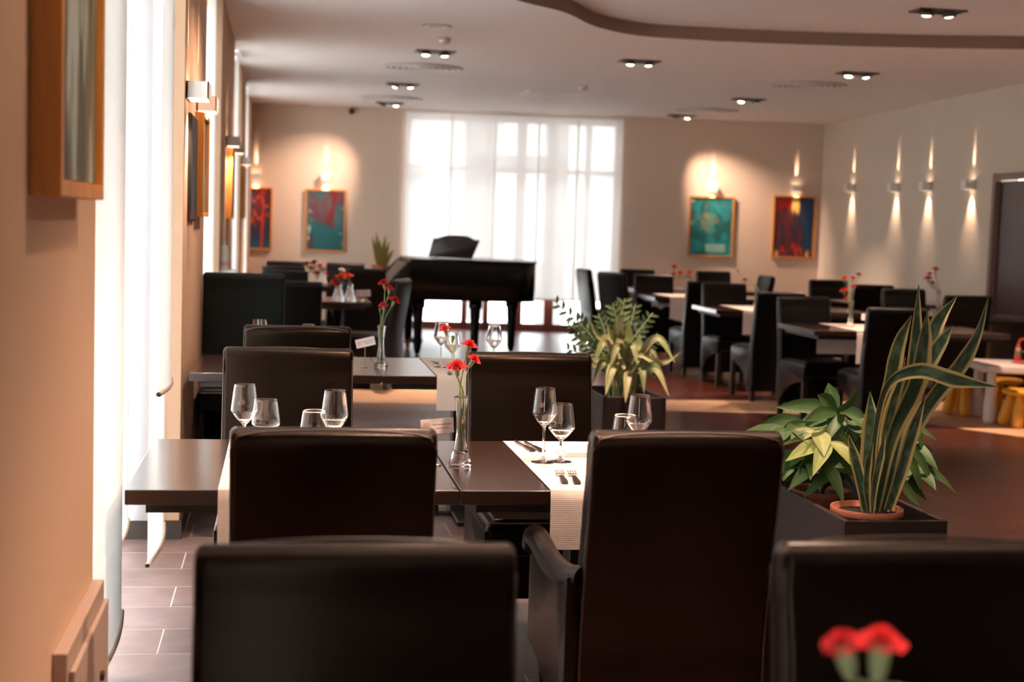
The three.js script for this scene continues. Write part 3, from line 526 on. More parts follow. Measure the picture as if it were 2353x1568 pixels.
[[0.50, 12.72, [[768, 650, M.redPetal, 1.3], [790, 632, M.orangePetal, 1.2], [780, 640, M.orangePetal, 1.5]]], [0.60, 12.68, [[800, 638, M.orangePetal, 1.7], [775, 655, M.redPetal, 1.4], [785, 622, M.ivory, 1.1]]]].forEach(([x, d, l]) => l.forEach(([px, py, m, s], i) => carnation('red or salmon bud in the small white vases', V(x, 0.89, -d), V(x + 0.01 * (i - 1), 0.92, -d), at(px, py, { d }), m, blooms[i % 2], (i - 1) * 0.3, 0, s, 'buds in the small white vases')));
single('white_vase', 'white vase with crimson flowers under the left paintings', 'vase', whiteVaseGeo, M.ivory, [0.44, 0.7505, -15.8]);
[[722, 605], [735, 612], [715, 618], [742, 622], [728, 630], [745, 632], [705, 608]].forEach(([px, py], i) => carnation('crimson flower under the green and crimson painting', V(0.44, 0.90, -15.8), V(0.44 + 0.006 * (i % 3 - 1), 0.925, -15.8), at(px, py, { d: 15.8 + 0.02 * (i % 3) }), i % 3 ? M.redPetal : M.darkPetal, blooms[i % 2], (i % 3 - 1) * 0.4, 0, 1.7, 'crimson flowers'));
// reservation cards on wire stands
const cardTex = (() => {
  const c = document.createElement('canvas'); c.width = 512; c.height = 232; const g = c.getContext('2d'); g.fillStyle = '#f3e4e2'; g.fillRect(0, 0, 512, 232);
  g.strokeStyle = '#c9555e'; g.lineWidth = 5; for (const r of [62, 46, 30]) { g.beginPath(); g.arc(92, 116, r, 0, Math.PI * 2); g.stroke(); } g.fillStyle = '#c9555e'; for (const [x, y] of [[80, 104], [104, 104], [92, 128]]) { g.beginPath(); g.arc(x, y, 8, 0, 7); g.fill(); }
  g.fillStyle = '#3a2c30'; g.textAlign = 'center'; g.textBaseline = 'middle'; g.font = 'bold 33px sans-serif'; g.fillText('ZDEZYNFEKOWANO', 330, 92, 330); g.font = 'bold 33px sans-serif'; g.fillText('DISINFECTED', 330, 150, 240);
  const t = new THREE.CanvasTexture(c); t.colorSpace = THREE.SRGBColorSpace; return t;
})();
M.card = std({ map: cardTex, roughness: 0.6 }); M.cardBack = std({ color: lin(0.8, 0.7, 0.68), roughness: 0.6 });
function card(x, d, y, tilt, yaw, label, w = 0.102, up = 0.085) {
  const k = thing('card_stand', label, 'card', [x, y, -d], yaw);
  part('foot', lathe([[0.0001, 0], [0.017, 0], [0.017, 0.003], [0.006, 0.006], [0.0001, 0.007]], 24), M.steel, k);
  part('wire', tube([V(0, 0.005, 0), V(0, up * 0.5, 0), V(0, up + 0.006, 0)], 0.0016, 8, 6), M.steel, k);
  part('clip', box(0.012, 0.018, 0.008, 0, up + 0.008, 0, 0.002), M.aluminium, k);
  const c = part('card', box(w, w * 0.45, 0.0012, 0, 0, 0), M.cardBack, k); c.position.set(0, up + 0.018, 0.004); c.rotation.z = tilt;
  const f = part('print', new THREE.PlaneGeometry(w * 0.995, w * 0.448), M.card, c, 'red round mark and two lines of text'); f.position.z = 0.0008;
}
{ const p = at(1004, 984, { d: 4.17 }); card(p.x, 4.17, 0.7505, 0.075, 0.12, 'white card reading disinfected, on a stand behind the black chair back', 0.1, p.y - 0.7505 - 0.012); }
card(0.41, 6.97, 0.7505, 0.24, 0.05, 'white card on a tall wire stand on the second table', 0.095, 0.105);
card(4.60, 10.68, 0.7545, 0.05, 0, 'white card beside the thin carnations', 0.11, 0.06);
card(0.72, 12.75, 0.7505, 0.05, 0, 'white card beside the small white vases', 0.13, 0.05);
// sanitizer bottle on a little wall shelf
{
  const b = thing('sanitizer_bottle', 'white pump bottle standing on a shelf between the window drapes', 'bottle', [-0.412, 1.083, -10.4]);
  part('body', lathe([[0.0001, 0], [0.03, 0], [0.033, 0.006], [0.033, 0.15], [0.028, 0.17], [0.012, 0.182], [0.012, 0.192], [0.0001, 0.192]], 24), M.whitePaint, b);
  part('pump', merge([cyl(0.013, 0.013, 0.016, 0, 0.198, 0, 16), cyl(0.004, 0.004, 0.03, 0, 0.218, 0, 10), box(0.016, 0.008, 0.045, 0, 0.235, 0.012, 0.003)]), M.whitePaint, b);
  part('label_sticker', lathe([[0.0333, 0.03], [0.0333, 0.06]], 24), std({ color: lin(0.8, 0.45, 0.35), roughness: 0.6 }), b);
  single('wall_shelf', 'narrow white shelf carrying the sanitizer bottle', 'shelf', box(0.14, 0.02, 0.2, 0, 0, 0, 0.003), M.whitePaint, [-0.40, 1.073, -10.42]);
}

// ------------------------------------------------------------------ planters and plants
function planterBox(label, x0, x1, d0, d1, h) {
  const p = thing('planter_box', label, 'planter', [(x0 + x1) / 2, 0, -(d0 + d1) / 2]), w = x1 - x0, d = d1 - d0, t = 0.022;
  for (const s of [-1, 1]) { part('side_board', box(t, h, d - 2 * t - 0.004, s * (w / 2 - t / 2), h / 2, 0, 0.003), M.planter, p); part('end_board', box(w, h, t, 0, h / 2, s * (d / 2 - t / 2), 0.003), M.planter, p); }
  part('bottom_board', box(w - 2 * t - 0.004, 0.02, d - 2 * t - 0.004, 0, h - 0.17, 0), M.tableDark, p);
  return p;
}
planterBox('long dark planter trough holding the snake plant and the money tree', 2.005, 2.40, 4.765, 5.77, 0.45);
planterBox('dark square planter with spiky variegated leaves, behind the wine glasses', 1.93, 2.325, 8.34, 8.95, 0.45);
function pot(label, x, d, y, r, h) {
  const o = thing('plant_pot', label, 'pot', [x, y, -d]);
  part('body', lathe([[0.0001, 0], [r * 0.72, 0], [r * 0.95, h * 0.86], [r, h * 0.86], [r, h], [r - 0.012, h], [r - 0.02, h * 0.8], [0.0001, h * 0.8]], 36), M.terracotta, o);
  part('soil', cyl(r - 0.016, r - 0.018, 0.012, 0, h * 0.84, 0, 30), M.soil, o); return o;
}
pot('terracotta pot of the snake plant in the trough corner', 2.185, 4.99, 0.291, 0.135, 0.165);
pot('terracotta pot of the money tree, behind the snake plant', 2.165, 5.40, 0.291, 0.12, 0.155);
const dark = [0.022, 0.045, 0.020], mid = [0.055, 0.095, 0.045], yel = [0.60, 0.46, 0.19];
function snakeColor(seed) { const q = rng(seed), a = q() * 10, b = q() * 10; return (t, s) => { if (Math.abs(s) > 0.66) return yel; const n = vnoise(t * 26 + a, s * 2 + b, seed), m = smooth(0.45, 0.75, n); return [lerp(dark[0], mid[0], m) * 1.8, lerp(dark[1], mid[1], m) * 1.8, lerp(dark[2], mid[2], m) * 2.2]; }; }
{
  const sp = thing('snake_plant', 'tall snake plant with yellow-edged blades in the long trough', 'plant', [0, 0, 0]);
  const base = V(2.185, 0.43, -4.99); sp.position.copy(base);
  const P = (l) => l.map(([px, py, d]) => at(px, py, { d }).sub(base));
  const B = [ // px, py, depth along each blade from soil to tip; half widths
    [[[2030, 1175, 4.95], [2060, 1000, 4.93], [2098, 850, 4.92], [2106, 740, 4.9], [2111, 655, 4.88]], [0.016, 0.022, 0.028, 0.024, 0.012, 0.001]],
    [[[2012, 1176, 4.93], [2050, 1000, 4.88], [2103, 880, 4.85], [2120, 790, 4.84], [2131, 714, 4.83]], [0.014, 0.022, 0.034, 0.036, 0.026, 0.001]],
    [[[2000, 1176, 4.95], [2022, 950, 4.95], [2045, 870, 4.95], [2064, 790, 4.96], [2095, 724, 4.98]], [0.010, 0.012, 0.020, 0.028, 0.020, 0.001]],
    [[[2040, 1170, 5.02], [2085, 960, 5.04], [2130, 830, 5.06], [2152, 745, 5.08], [2198, 682, 5.1]], [0.012, 0.018, 0.022, 0.026, 0.020, 0.001]],
    [[[2035, 1172, 5.0], [2075, 970, 4.98], [2122, 850, 4.96], [2160, 790, 4.95], [2189, 749, 4.94]], [0.012, 0.018, 0.022, 0.026, 0.018, 0.001]],
    [[[2028, 1172, 4.99], [2065, 1060, 5.0], [2140, 920, 5.02], [2205, 840, 5.04], [2245, 770, 5.05], [2271, 684, 5.06]], [0.014, 0.020, 0.022, 0.026, 0.024, 0.012, 0.001]],
    [[[2005, 1175, 4.9], [2010, 1000, 4.86], [2045, 878, 4.82], [2110, 852, 4.80], [2190, 873, 4.78], [2290, 889, 4.76]], [0.010, 0.012, 0.014, 0.022, 0.024, 0.001]],
    [[[2040, 1172, 4.9], [2070, 1080, 4.88], [2100, 980, 4.86], [2127, 908, 4.85]], [0.016, 0.022, 0.020, 0.001]],
    [[[1996, 1176, 5.05], [1997, 1080, 5.06], [2002, 980, 5.07], [1999, 900, 5.08]], [0.018, 0.030, 0.028, 0.001]],
    [[[1988, 1180, 4.89], [1978, 1110, 4.87], [1963, 1050, 4.85], [1950, 1000, 4.84]], [0.010, 0.016, 0.016, 0.002]],
    [[[2002, 1180, 4.88], [2010, 1110, 4.86], [2022, 1050, 4.85], [2034, 996, 4.84]], [0.008, 0.012, 0.014, 0.001]],
    [[[1996, 1180, 4.87], [1990, 1120, 4.86], [1994, 1065, 4.85], [2007, 1015, 4.84]], [0.008, 0.014, 0.014, 0.001]],
    [[[2020, 1176, 5.06], [2035, 1000, 5.07], [2060, 900, 5.08], [2080, 820, 5.08]], [0.014, 0.018, 0.018, 0.001]],
  ];
  B.forEach(([l, w], i) => part('leaf', blade(P(l), w.map((x) => x * 1.3), V(Math.sin(i * 1.3) * 0.35, 0.12, 1), 0.28, snakeColor(200 + i), 26, 14), M.leaf, sp));
}
// broad leaflets in fans: money tree
function leafletGeo(L, W, seed, c0, c1, droop = 0.25) {
  const pts = []; for (let i = 0; i <= 5; i++) { const t = i / 5; pts.push(V(0, -droop * L * t * t + 0.05 * L * t, L * t)); }
  return blade(pts, [0.004, W * 0.72, W, W * 0.86, W * 0.5, 0.0008], V(0, 1, 0), 0.22, (t, s) => mixc(c0, c1, clamp(0.35 * Math.abs(s) + 0.5 * vnoise(t * 8, s * 3, seed) + (Math.abs(s) < 0.09 ? 0.5 : 0))), 12, 6);
}
const gD = [0.035, 0.085, 0.022], gL = [0.075, 0.15, 0.038], gY = [0.40, 0.40, 0.13], gY2 = [0.24, 0.30, 0.08];
const topLeaves = [[[1925, 948], [1912, 915], [1903, 880], 0.030], [[1925, 948], [1902, 925], [1878, 908], 0.034], [[1925, 948], [1950, 922], [1970, 892], 0.034], [[1925, 948], [1870, 935], [1782, 936], 0.034], [[1925, 948], [1960, 950], [1990, 965], 0.028], [[1925, 948], [1890, 950], [1850, 968], 0.028], [[1850, 972], [1800, 968], [1735, 992], 0.032], [[1850, 972], [1820, 985], [1790, 1010], 0.028]];
const leafGreen = [0, 1, 2].map((k) => leafletGeo(0.13 + 0.02 * k, 0.026, 300 + k, gD, gL, 0.2 + 0.15 * k)), leafYellow = [0, 1].map((k) => leafletGeo(0.12 + 0.02 * k, 0.026, 310 + k, gY2, gY, 0.3 + 0.2 * k));
{
  const base = V(2.165, 0.425, -5.40), mt = thing('money_tree', 'money tree with fans of broad green leaves in the long trough', 'plant', base.toArray()), q = rng(91);
  const hubs = [[1930, 945, 5.38, 0, 1, 1.2, 6], [1850, 975, 5.40, 0, -0.8, 0.9, 6], [1905, 1017, 5.22, 1, 0, 0.2, 6], [1868, 1035, 5.30, 0, -0.5, 0.0, 6], [1965, 1000, 5.45, 0, 0.6, 0.4, 6], [2070, 1010, 5.5, 0, 0.9, 0.2, 6], [1835, 1040, 5.35, 0, -0.9, 0, 5], [2095, 1070, 5.35, 0, 0.9, -0.1, 5], [1955, 970, 5.5, 0, 0.2, 1, 6], [2030, 960, 5.55, 0, 0.4, 0.8, 5], [1880, 990, 5.3, 1, -0.3, 0.4, 5], [1810, 985, 5.35, 0, -1, 0.7, 5], [1960, 1060, 5.3, 0, 0.2, -0.2, 6], [1890, 1060, 5.25, 0, -0.2, -0.3, 6]];
  const trunkTop = at(1925, 1085, { d: 5.40 }).sub(base);
  part('trunk', tube([V(0, -0.02, 0), V(0.01, 0.03, 0), trunkTop.clone().multiplyScalar(0.6).add(V(0.01, 0, 0)), trunkTop], 0.011, 14, 8), M.bark, mt);
  part('trunk', tube([V(-0.03, -0.02, 0.02), V(-0.02, 0.06, 0.02), trunkTop.clone().add(V(-0.05, 0.02, 0.0))], 0.008, 12, 8), M.bark, mt);
  hubs.forEach(([px, py, d, y, ox, oy, n]) => {
    const h = at(px, py, { d }).sub(base), out = V(ox, 0.25 + 0.35 * oy, 0.5).normalize();
    part('stalk', tube([trunkTop, trunkTop.clone().lerp(h, 0.6).add(V(0, 0.02, 0)), h], 0.0028, 10, 5), M.stem, mt);
    const f = V(out.x, 0, out.z).normalize(), r = new THREE.Vector3().crossVectors(V(0, 1, 0), f);
    for (let i = 0; i < n; i++) {
      const a = (i / n) * Math.PI * 2 + 0.3 + q() * 0.3, dir = f.clone().multiplyScalar(Math.cos(a)).addScaledVector(r, Math.sin(a)).addScaledVector(V(0, 1, 0), -0.25 + 0.4 * oy * q());
      const set = y ? leafYellow : leafGreen, o = part('leaf', set[Math.floor(q() * set.length)], M.leaf, mt); o.position.copy(h);
      o.quaternion.setFromRotationMatrix(new THREE.Matrix4().lookAt(dir.clone().normalize(), V(0, 0, 0), V(0.35 * (q() - 0.5), 1, 0.55)));
      o.scale.setScalar(1.05 + 0.5 * q());
    }
  });
  topLeaves.forEach(([a, b, c, w], i) => part('leaf', blade([a, b, c].map(([px, py], k) => at(px, py, { d: 5.36 - 0.05 * k * (i % 3 - 0.6) }).sub(base)), [0.004, w * 0.75, w, w * 0.8, 0.001], V(0.2 * (i % 3 - 1), 0.5, 1), 0.2, (t, s) => mixc(gD, gL, clamp(0.2 + 0.5 * vnoise(t * 8, s * 3, 380 + i) + (Math.abs(s) < 0.1 ? 0.5 : 0))), 14, 8), M.leaf, mt));
  // long drooping leaves beside the snake plant
  [[[2080, 1010], [2115, 1060], [2142, 1112], 5.3], [[2075, 1040], [2100, 1080], [2115, 1128], 5.25], [[2060, 1080], [2085, 1130], [2115, 1165], 5.2], [[2065, 1050], [2095, 1110], [2128, 1150], 5.35], [[2090, 960], [2110, 1000], [2125, 1045], 5.45], [[1830, 1060], [1812, 1090], [1800, 1105], 5.3], [[1860, 1060], [1845, 1085], [1838, 1100], 5.25]].forEach(([a, b, c, d], i) => part('leaf', blade([a, b, c].map(([px, py], k) => at(px, py, { d: d - 0.02 * k }).sub(base)), [0.006, 0.022, 0.026, 0.018, 0.001], V(0.5, 0.3, 1), 0.2, (t, s) => mixc(gD, gL, clamp(0.3 + 0.5 * vnoise(t * 8, s * 3, 330 + i) + (Math.abs(s) < 0.1 ? 0.4 : 0))), 14, 6), M.leaf, mt));
}
// square planter: variegated peace-lily-like plant and a feathery one behind it
{
  const base = V(2.13, 0.34, -8.6), vp = thing('variegated_plant', 'plant with pale-streaked lance leaves in the square planter', 'plant', base.toArray());
  part('soil', box(0.34, 0.06, 0.55, 0, -0.03, -0.04), M.soil, vp);
  const vs = [[1423, 718, 8.55, 0.040, 1], [1354, 733, 8.5, 0.024, 0.6], [1395, 745, 8.5, 0.030, 0.9], [1445, 731, 8.65, 0.026, 0.3], [1470, 764, 8.7, 0.030, 0.2], [1567, 808, 8.45, 0.022, 0.9], [1551, 834, 8.4, 0.024, 0.9], [1538, 912, 8.3, 0.024, 0.7], [1528, 890, 8.4, 0.026, 0.3], [1328, 803, 8.5, 0.024, 0.9], [1345, 818, 8.4, 0.024, 0.8], [1362, 840, 8.35, 0.024, 0.7], [1391, 908, 8.3, 0.034, 0.9], [1437, 926, 8.28, 0.030, 0.7], [1480, 905, 8.3, 0.026, 0.2], [1505, 870, 8.5, 0.028, 0.3], [1410, 780, 8.45, 0.036, 0.9], [1450, 790, 8.5, 0.03, 0.5], [1495, 800, 8.5, 0.028, 0.6], [1375, 795, 8.5, 0.026, 0.4], [1430, 820, 8.4, 0.03, 0.8], [1465, 840, 8.4, 0.028, 0.4], [1360, 885, 8.4, 0.028, 0.1], [1515, 850, 8.5, 0.028, 0.6], [1400, 850, 8.38, 0.026, 0.3]];
  vs.forEach(([px, py, d, w, pale], i) => {
    const tip = at(px, py, { d }).sub(base), root = V((i % 5 - 2) * 0.025, 0.0, (i % 3 - 1) * 0.03), out = V(tip.x - root.x, 0, tip.z - root.z);
    const high = tip.y + 0.09 + 0.22 * out.length(), mid1 = root.clone().addScaledVector(out, 0.28).setY(high * 0.62), mid2 = root.clone().addScaledVector(out, 0.66).setY(tip.y > 0.34 ? tip.y * 0.8 : Math.max(high * 0.95, tip.y + 0.03));
    const c0 = mixc([0.05, 0.09, 0.02], [0.60, 0.50, 0.29], pale * 0.8), c1 = [0.12, 0.18, 0.045];
    part('leaf', blade([root, mid1, mid2, tip], [0.004, 0.005, w * 0.7, w, w * 0.75, 0.001], V(0.1 * (i % 3 - 1), 0.35, 1), 0.25, (t, s) => mixc(c0, c1, clamp(smooth(0.46, 0.62, vnoise(t * 5 + i, s * 6 + i, 400)) + (Math.abs(s) > 0.8 ? -0.4 : 0))), 18, 8), M.leaf, vp);
  });
  const zb = V(2.13, 0.34, -8.78), zz = thing('feathery_plant', 'dark glossy plant with paired leaflets rising behind the streaked leaves', 'plant', zb.toArray());
  part('soil', box(0.30, 0.05, 0.10, 0, -0.026, -0.02), M.soil, zz);
  const lg = [leafletGeo(0.06, 0.013, 350, [0.012, 0.035, 0.012], [0.04, 0.08, 0.025], 0.1), leafletGeo(0.07, 0.015, 351, [0.03, 0.06, 0.018], [0.09, 0.13, 0.04], 0.1)];
  const stems = [[1272, 690, 8.75, 0], [1300, 740, 8.8, 0], [1330, 730, 8.85, 0], [1408, 697, 8.8, 1], [1436, 686, 8.85, 1], [1500, 720, 8.9, 0], [1485, 745, 8.95, 0], [1460, 700, 8.95, 0], [1318, 770, 8.7, 0], [1375, 720, 8.95, 0], [1520, 775, 8.85, 0], [1300, 800, 8.75, 0]];
  stems.forEach(([px, py, d, v], i) => {
    const tip = at(px, py, { d }).sub(zb), root = V((i % 4 - 1.5) * 0.04, 0, (i % 3 - 1) * 0.02), midp = root.clone().lerp(tip, 0.5).add(V(-tip.x * 0.22, 0.06, 0));
    const cv = new THREE.CatmullRomCurve3([root, midp, tip]); part('stem', norm(new THREE.TubeGeometry(cv, 14, 0.004, 6)), M.stem, zz);
    for (let k = 0; k < 18; k++) { const t = 0.35 + 0.65 * k / 18, p = cv.getPoint(t), tg = cv.getTangent(t), side = new THREE.Vector3().crossVectors(tg, V(0, 0.2, 1)).normalize().multiplyScalar(k % 2 ? 1 : -1), dir = side.addScaledVector(tg, 0.75).add(V(0, 0, 0.25 * Math.sin(k * 2.3))).normalize(); const o = part('leaf', lg[v], M.leaf, zz); o.position.copy(p); o.quaternion.setFromRotationMatrix(new THREE.Matrix4().lookAt(dir, V(0, 0, 0), V(0.2, 0.5, 1))); o.scale.setScalar(0.7 + 0.5 * Math.sin(Math.PI * (k / 18) * 0.8 + 0.4)); }
  });
}
// plants by the end window
{
  const pb = thing('potted_plant', 'strap-leaved potted plant left of the end window', 'plant', [1.30, 0, -19.0]);
  part('stand', merge([cyl(0.13, 0.10, 0.7, 0, 0.35, 0, 24)]), M.tableDark, pb); part('pot', lathe([[0.0001, 0.70], [0.1, 0.70], [0.13, 0.88], [0.12, 0.88], [0.0001, 0.86]], 24), M.terracotta, pb);
  [[-0.12, 0.40], [-0.07, 0.46], [-0.02, 0.36], [0.05, 0.42], [0.10, 0.34], [0.16, 0.24]].forEach(([x, h], i) => part('leaf', blade([V(x * 0.3, 0.86, 0), V(x * 0.6, 0.86 + h * 0.5, 0.02 * i - 0.04), V(x, 0.86 + h, 0.03 * i - 0.05)], [0.02, 0.03, 0.025, 0.001], V(0, 0.1, 1), 0.2, (t, s) => (Math.abs(s) > 0.6 ? [0.3, 0.2, 0.04] : [0.09, 0.10, 0.025]), 10, 8), M.leaf, pb));
  const ob = thing('outdoor_shrub', 'grey-green shrub in a pot outside the end window, right of the piano', 'shrub', [4.0, -0.05, -21.2]), q = rng(5);
  part('pot', lathe([[0.0001, 0], [0.2, 0], [0.26, 0.5], [0.24, 0.5], [0.0001, 0.46]], 24), M.concrete, ob);
  const leafg = leafletGeo(0.16, 0.05, 360, [0.08, 0.14, 0.07], [0.16, 0.22, 0.12]);
  for (let i = 0; i < 40; i++) { const a = q() * 6.28, e = q() * 1.2, o = part('leaf', leafg, M.leaf, ob), dir = V(Math.cos(a) * Math.cos(e), Math.sin(e), Math.sin(a) * Math.cos(e)); o.position.set(dir.x * 0.15, 0.55 + dir.y * 0.3, dir.z * 0.15); o.quaternion.setFromRotationMatrix(new THREE.Matrix4().lookAt(dir, V(0, 0, 0), V(0.1, 1, 0.1))); }
}

// ------------------------------------------------------------------ grand piano
{
  const p = thing('grand_piano', 'black grand piano with raised music desk before the end window', 'piano', [1.36, 0, -15.15]);
  // outline: x along the strings from the keyboard end, z away from us
  const o = new THREE.Shape(); o.moveTo(0, 0); o.lineTo(1.0, 0); o.bezierCurveTo(1.28, -0.02, 1.40, 0.12, 1.40, 0.40); o.bezierCurveTo(1.40, 0.60, 1.40, 0.75, 1.38, 0.95); o.bezierCurveTo(1.36, 1.25, 1.2, 1.42, 0.9, 1.42); o.lineTo(0, 1.42); o.closePath();
  const ex = (d, y, bev = 0.006, s = o) => { const g = new THREE.ExtrudeGeometry(s, { depth: d - 2 * bev, bevelEnabled: true, bevelSize: bev, bevelThickness: bev, bevelSegments: 2, curveSegments: 24 }); g.rotateX(-Math.PI / 2); g.translate(0, y + bev, 0); return toCreasedNormals(norm(g), 0.5); };
  part('case', ex(0.40, 0.635), M.pianoBlack, p);
  const lid = part('lid', ex(0.022, 1.052, 0.005), M.pianoBlack, p); lid.scale.set(1.02, 1, 1.02); lid.position.set(-0.012, 0, 0.012);
  part('lid_prop_rim', ex(0.012, 1.038, 0.003), M.black, p);
  part('keybed', box(0.26, 0.10, 1.42, -0.13, 0.615, -0.71, 0.006), M.pianoBlack, p);
  part('key_slip', box(0.03, 0.06, 1.36, -0.25, 0.69, -0.71, 0.004), M.pianoBlack, p);
  for (const z of [-0.02, -1.40]) { const s = new THREE.Shape(); s.moveTo(0.02, 0.60); s.lineTo(0.02, 1.045); s.lineTo(-0.03, 1.04); s.bezierCurveTo(-0.10, 0.98, -0.20, 0.86, -0.245, 0.80); s.lineTo(-0.26, 0.60); s.closePath(); const g = new THREE.ExtrudeGeometry(s, { depth: 0.03, bevelEnabled: true, bevelSize: 0.004, bevelThickness: 0.004, bevelSegments: 2 }); g.translate(0, 0, z - 0.015); part('cheek', toCreasedNormals(norm(g), 0.4), M.pianoBlack, p); }
  const kb = part('keyboard_cover', (() => { const g = box(0.28, 0.02, 1.34, 0, 0, 0, 0.006); g.rotateZ(0.86); g.translate(-0.125, 0.915, -0.71); return g; })(), M.pianoBlack, p);
  part('white_keys', box(0.15, 0.02, 1.23, -0.16, 0.69, -0.71, 0.004), M.ivory, p);
  // music desk on the lid, turned toward the player's end
  const ds = new THREE.Shape(); ds.moveTo(-0.34, 0); ds.lineTo(0.34, 0); ds.lineTo(0.36, 0.22); ds.bezierCurveTo(0.28, 0.20, 0.25, 0.255, 0.12, 0.26); ds.bezierCurveTo(0.05, 0.265, -0.05, 0.265, -0.12, 0.26); ds.bezierCurveTo(-0.25, 0.255, -0.28, 0.20, -0.36, 0.22); ds.closePath();
  const dg = new THREE.ExtrudeGeometry(ds, { depth: 0.014, bevelEnabled: true, bevelSize: 0.003, bevelThickness: 0.003, bevelSegments: 2 }); const desk = part('music_desk', toCreasedNormals(norm(dg), 0.4), M.pianoBlack, p);
  desk.position.set(0.48, 1.085, -0.55); desk.rotation.set(0, -Math.PI / 2 + 0.65, 0); desk.rotateX(-0.42);
  part('desk_prop', merge([box(0.02, 0.03, 0.04, 0.30, 1.082, -0.35), box(0.02, 0.03, 0.04, 0.66, 1.082, -0.78)]), M.brass, p, 'small brass hinge');
  const leg = lathe([[0.0001, 0.05], [0.028, 0.05], [0.045, 0.12], [0.052, 0.4], [0.06, 0.54], [0.075, 0.56], [0.075, 0.635], [0.0001, 0.635]], 20);
  for (const [x, z] of [[0.10, -0.13], [0.10, -1.29], [1.20, -0.62]]) { const l = part('leg', leg, M.pianoBlack, p); l.position.set(x, 0, z); const c = part('caster', cyl(0.026, 0.026, 0.022, 0, 0, 0, 16).rotateX(Math.PI / 2), M.brass, l); c.position.set(0, 0.026, 0); }
  const l4 = part('leg', leg, M.pianoBlack, p); l4.position.set(0.72, 0, -0.13); part('caster', cyl(0.026, 0.026, 0.022, 0, 0, 0, 16).rotateX(Math.PI / 2), M.brass, l4).position.set(0, 0.026, 0);
  part('pedal_lyre', merge([box(0.03, 0.46, 0.03, 0.16, 0.39, -0.62, 0.004), box(0.03, 0.46, 0.03, 0.16, 0.39, -0.78, 0.004), box(0.12, 0.06, 0.26, 0.14, 0.15, -0.70, 0.006)]), M.pianoBlack, p);
  for (const z of [-0.63, -0.70, -0.77]) part('pedal', box(0.12, 0.012, 0.025, 0.05, 0.13, z, 0.004), M.brass, p);
  const st = thing('piano_bench', 'black padded bench at the keyboard end of the piano', 'bench', [0.72, 0, -15.85]);
  part('cushion', box(0.34, 0.06, 0.5, 0, 0.47, 0, 0.02), M.leatherBlack, st); part('frame', box(0.33, 0.05, 0.48, 0, 0.415, 0, 0.004), M.pianoBlack, st); for (const sx of [-1, 1]) for (const sz of [-1, 1]) part('leg', box(0.04, 0.39, 0.04, sx * 0.14, 0.195, sz * 0.21, 0.004), M.pianoBlack, st);
}

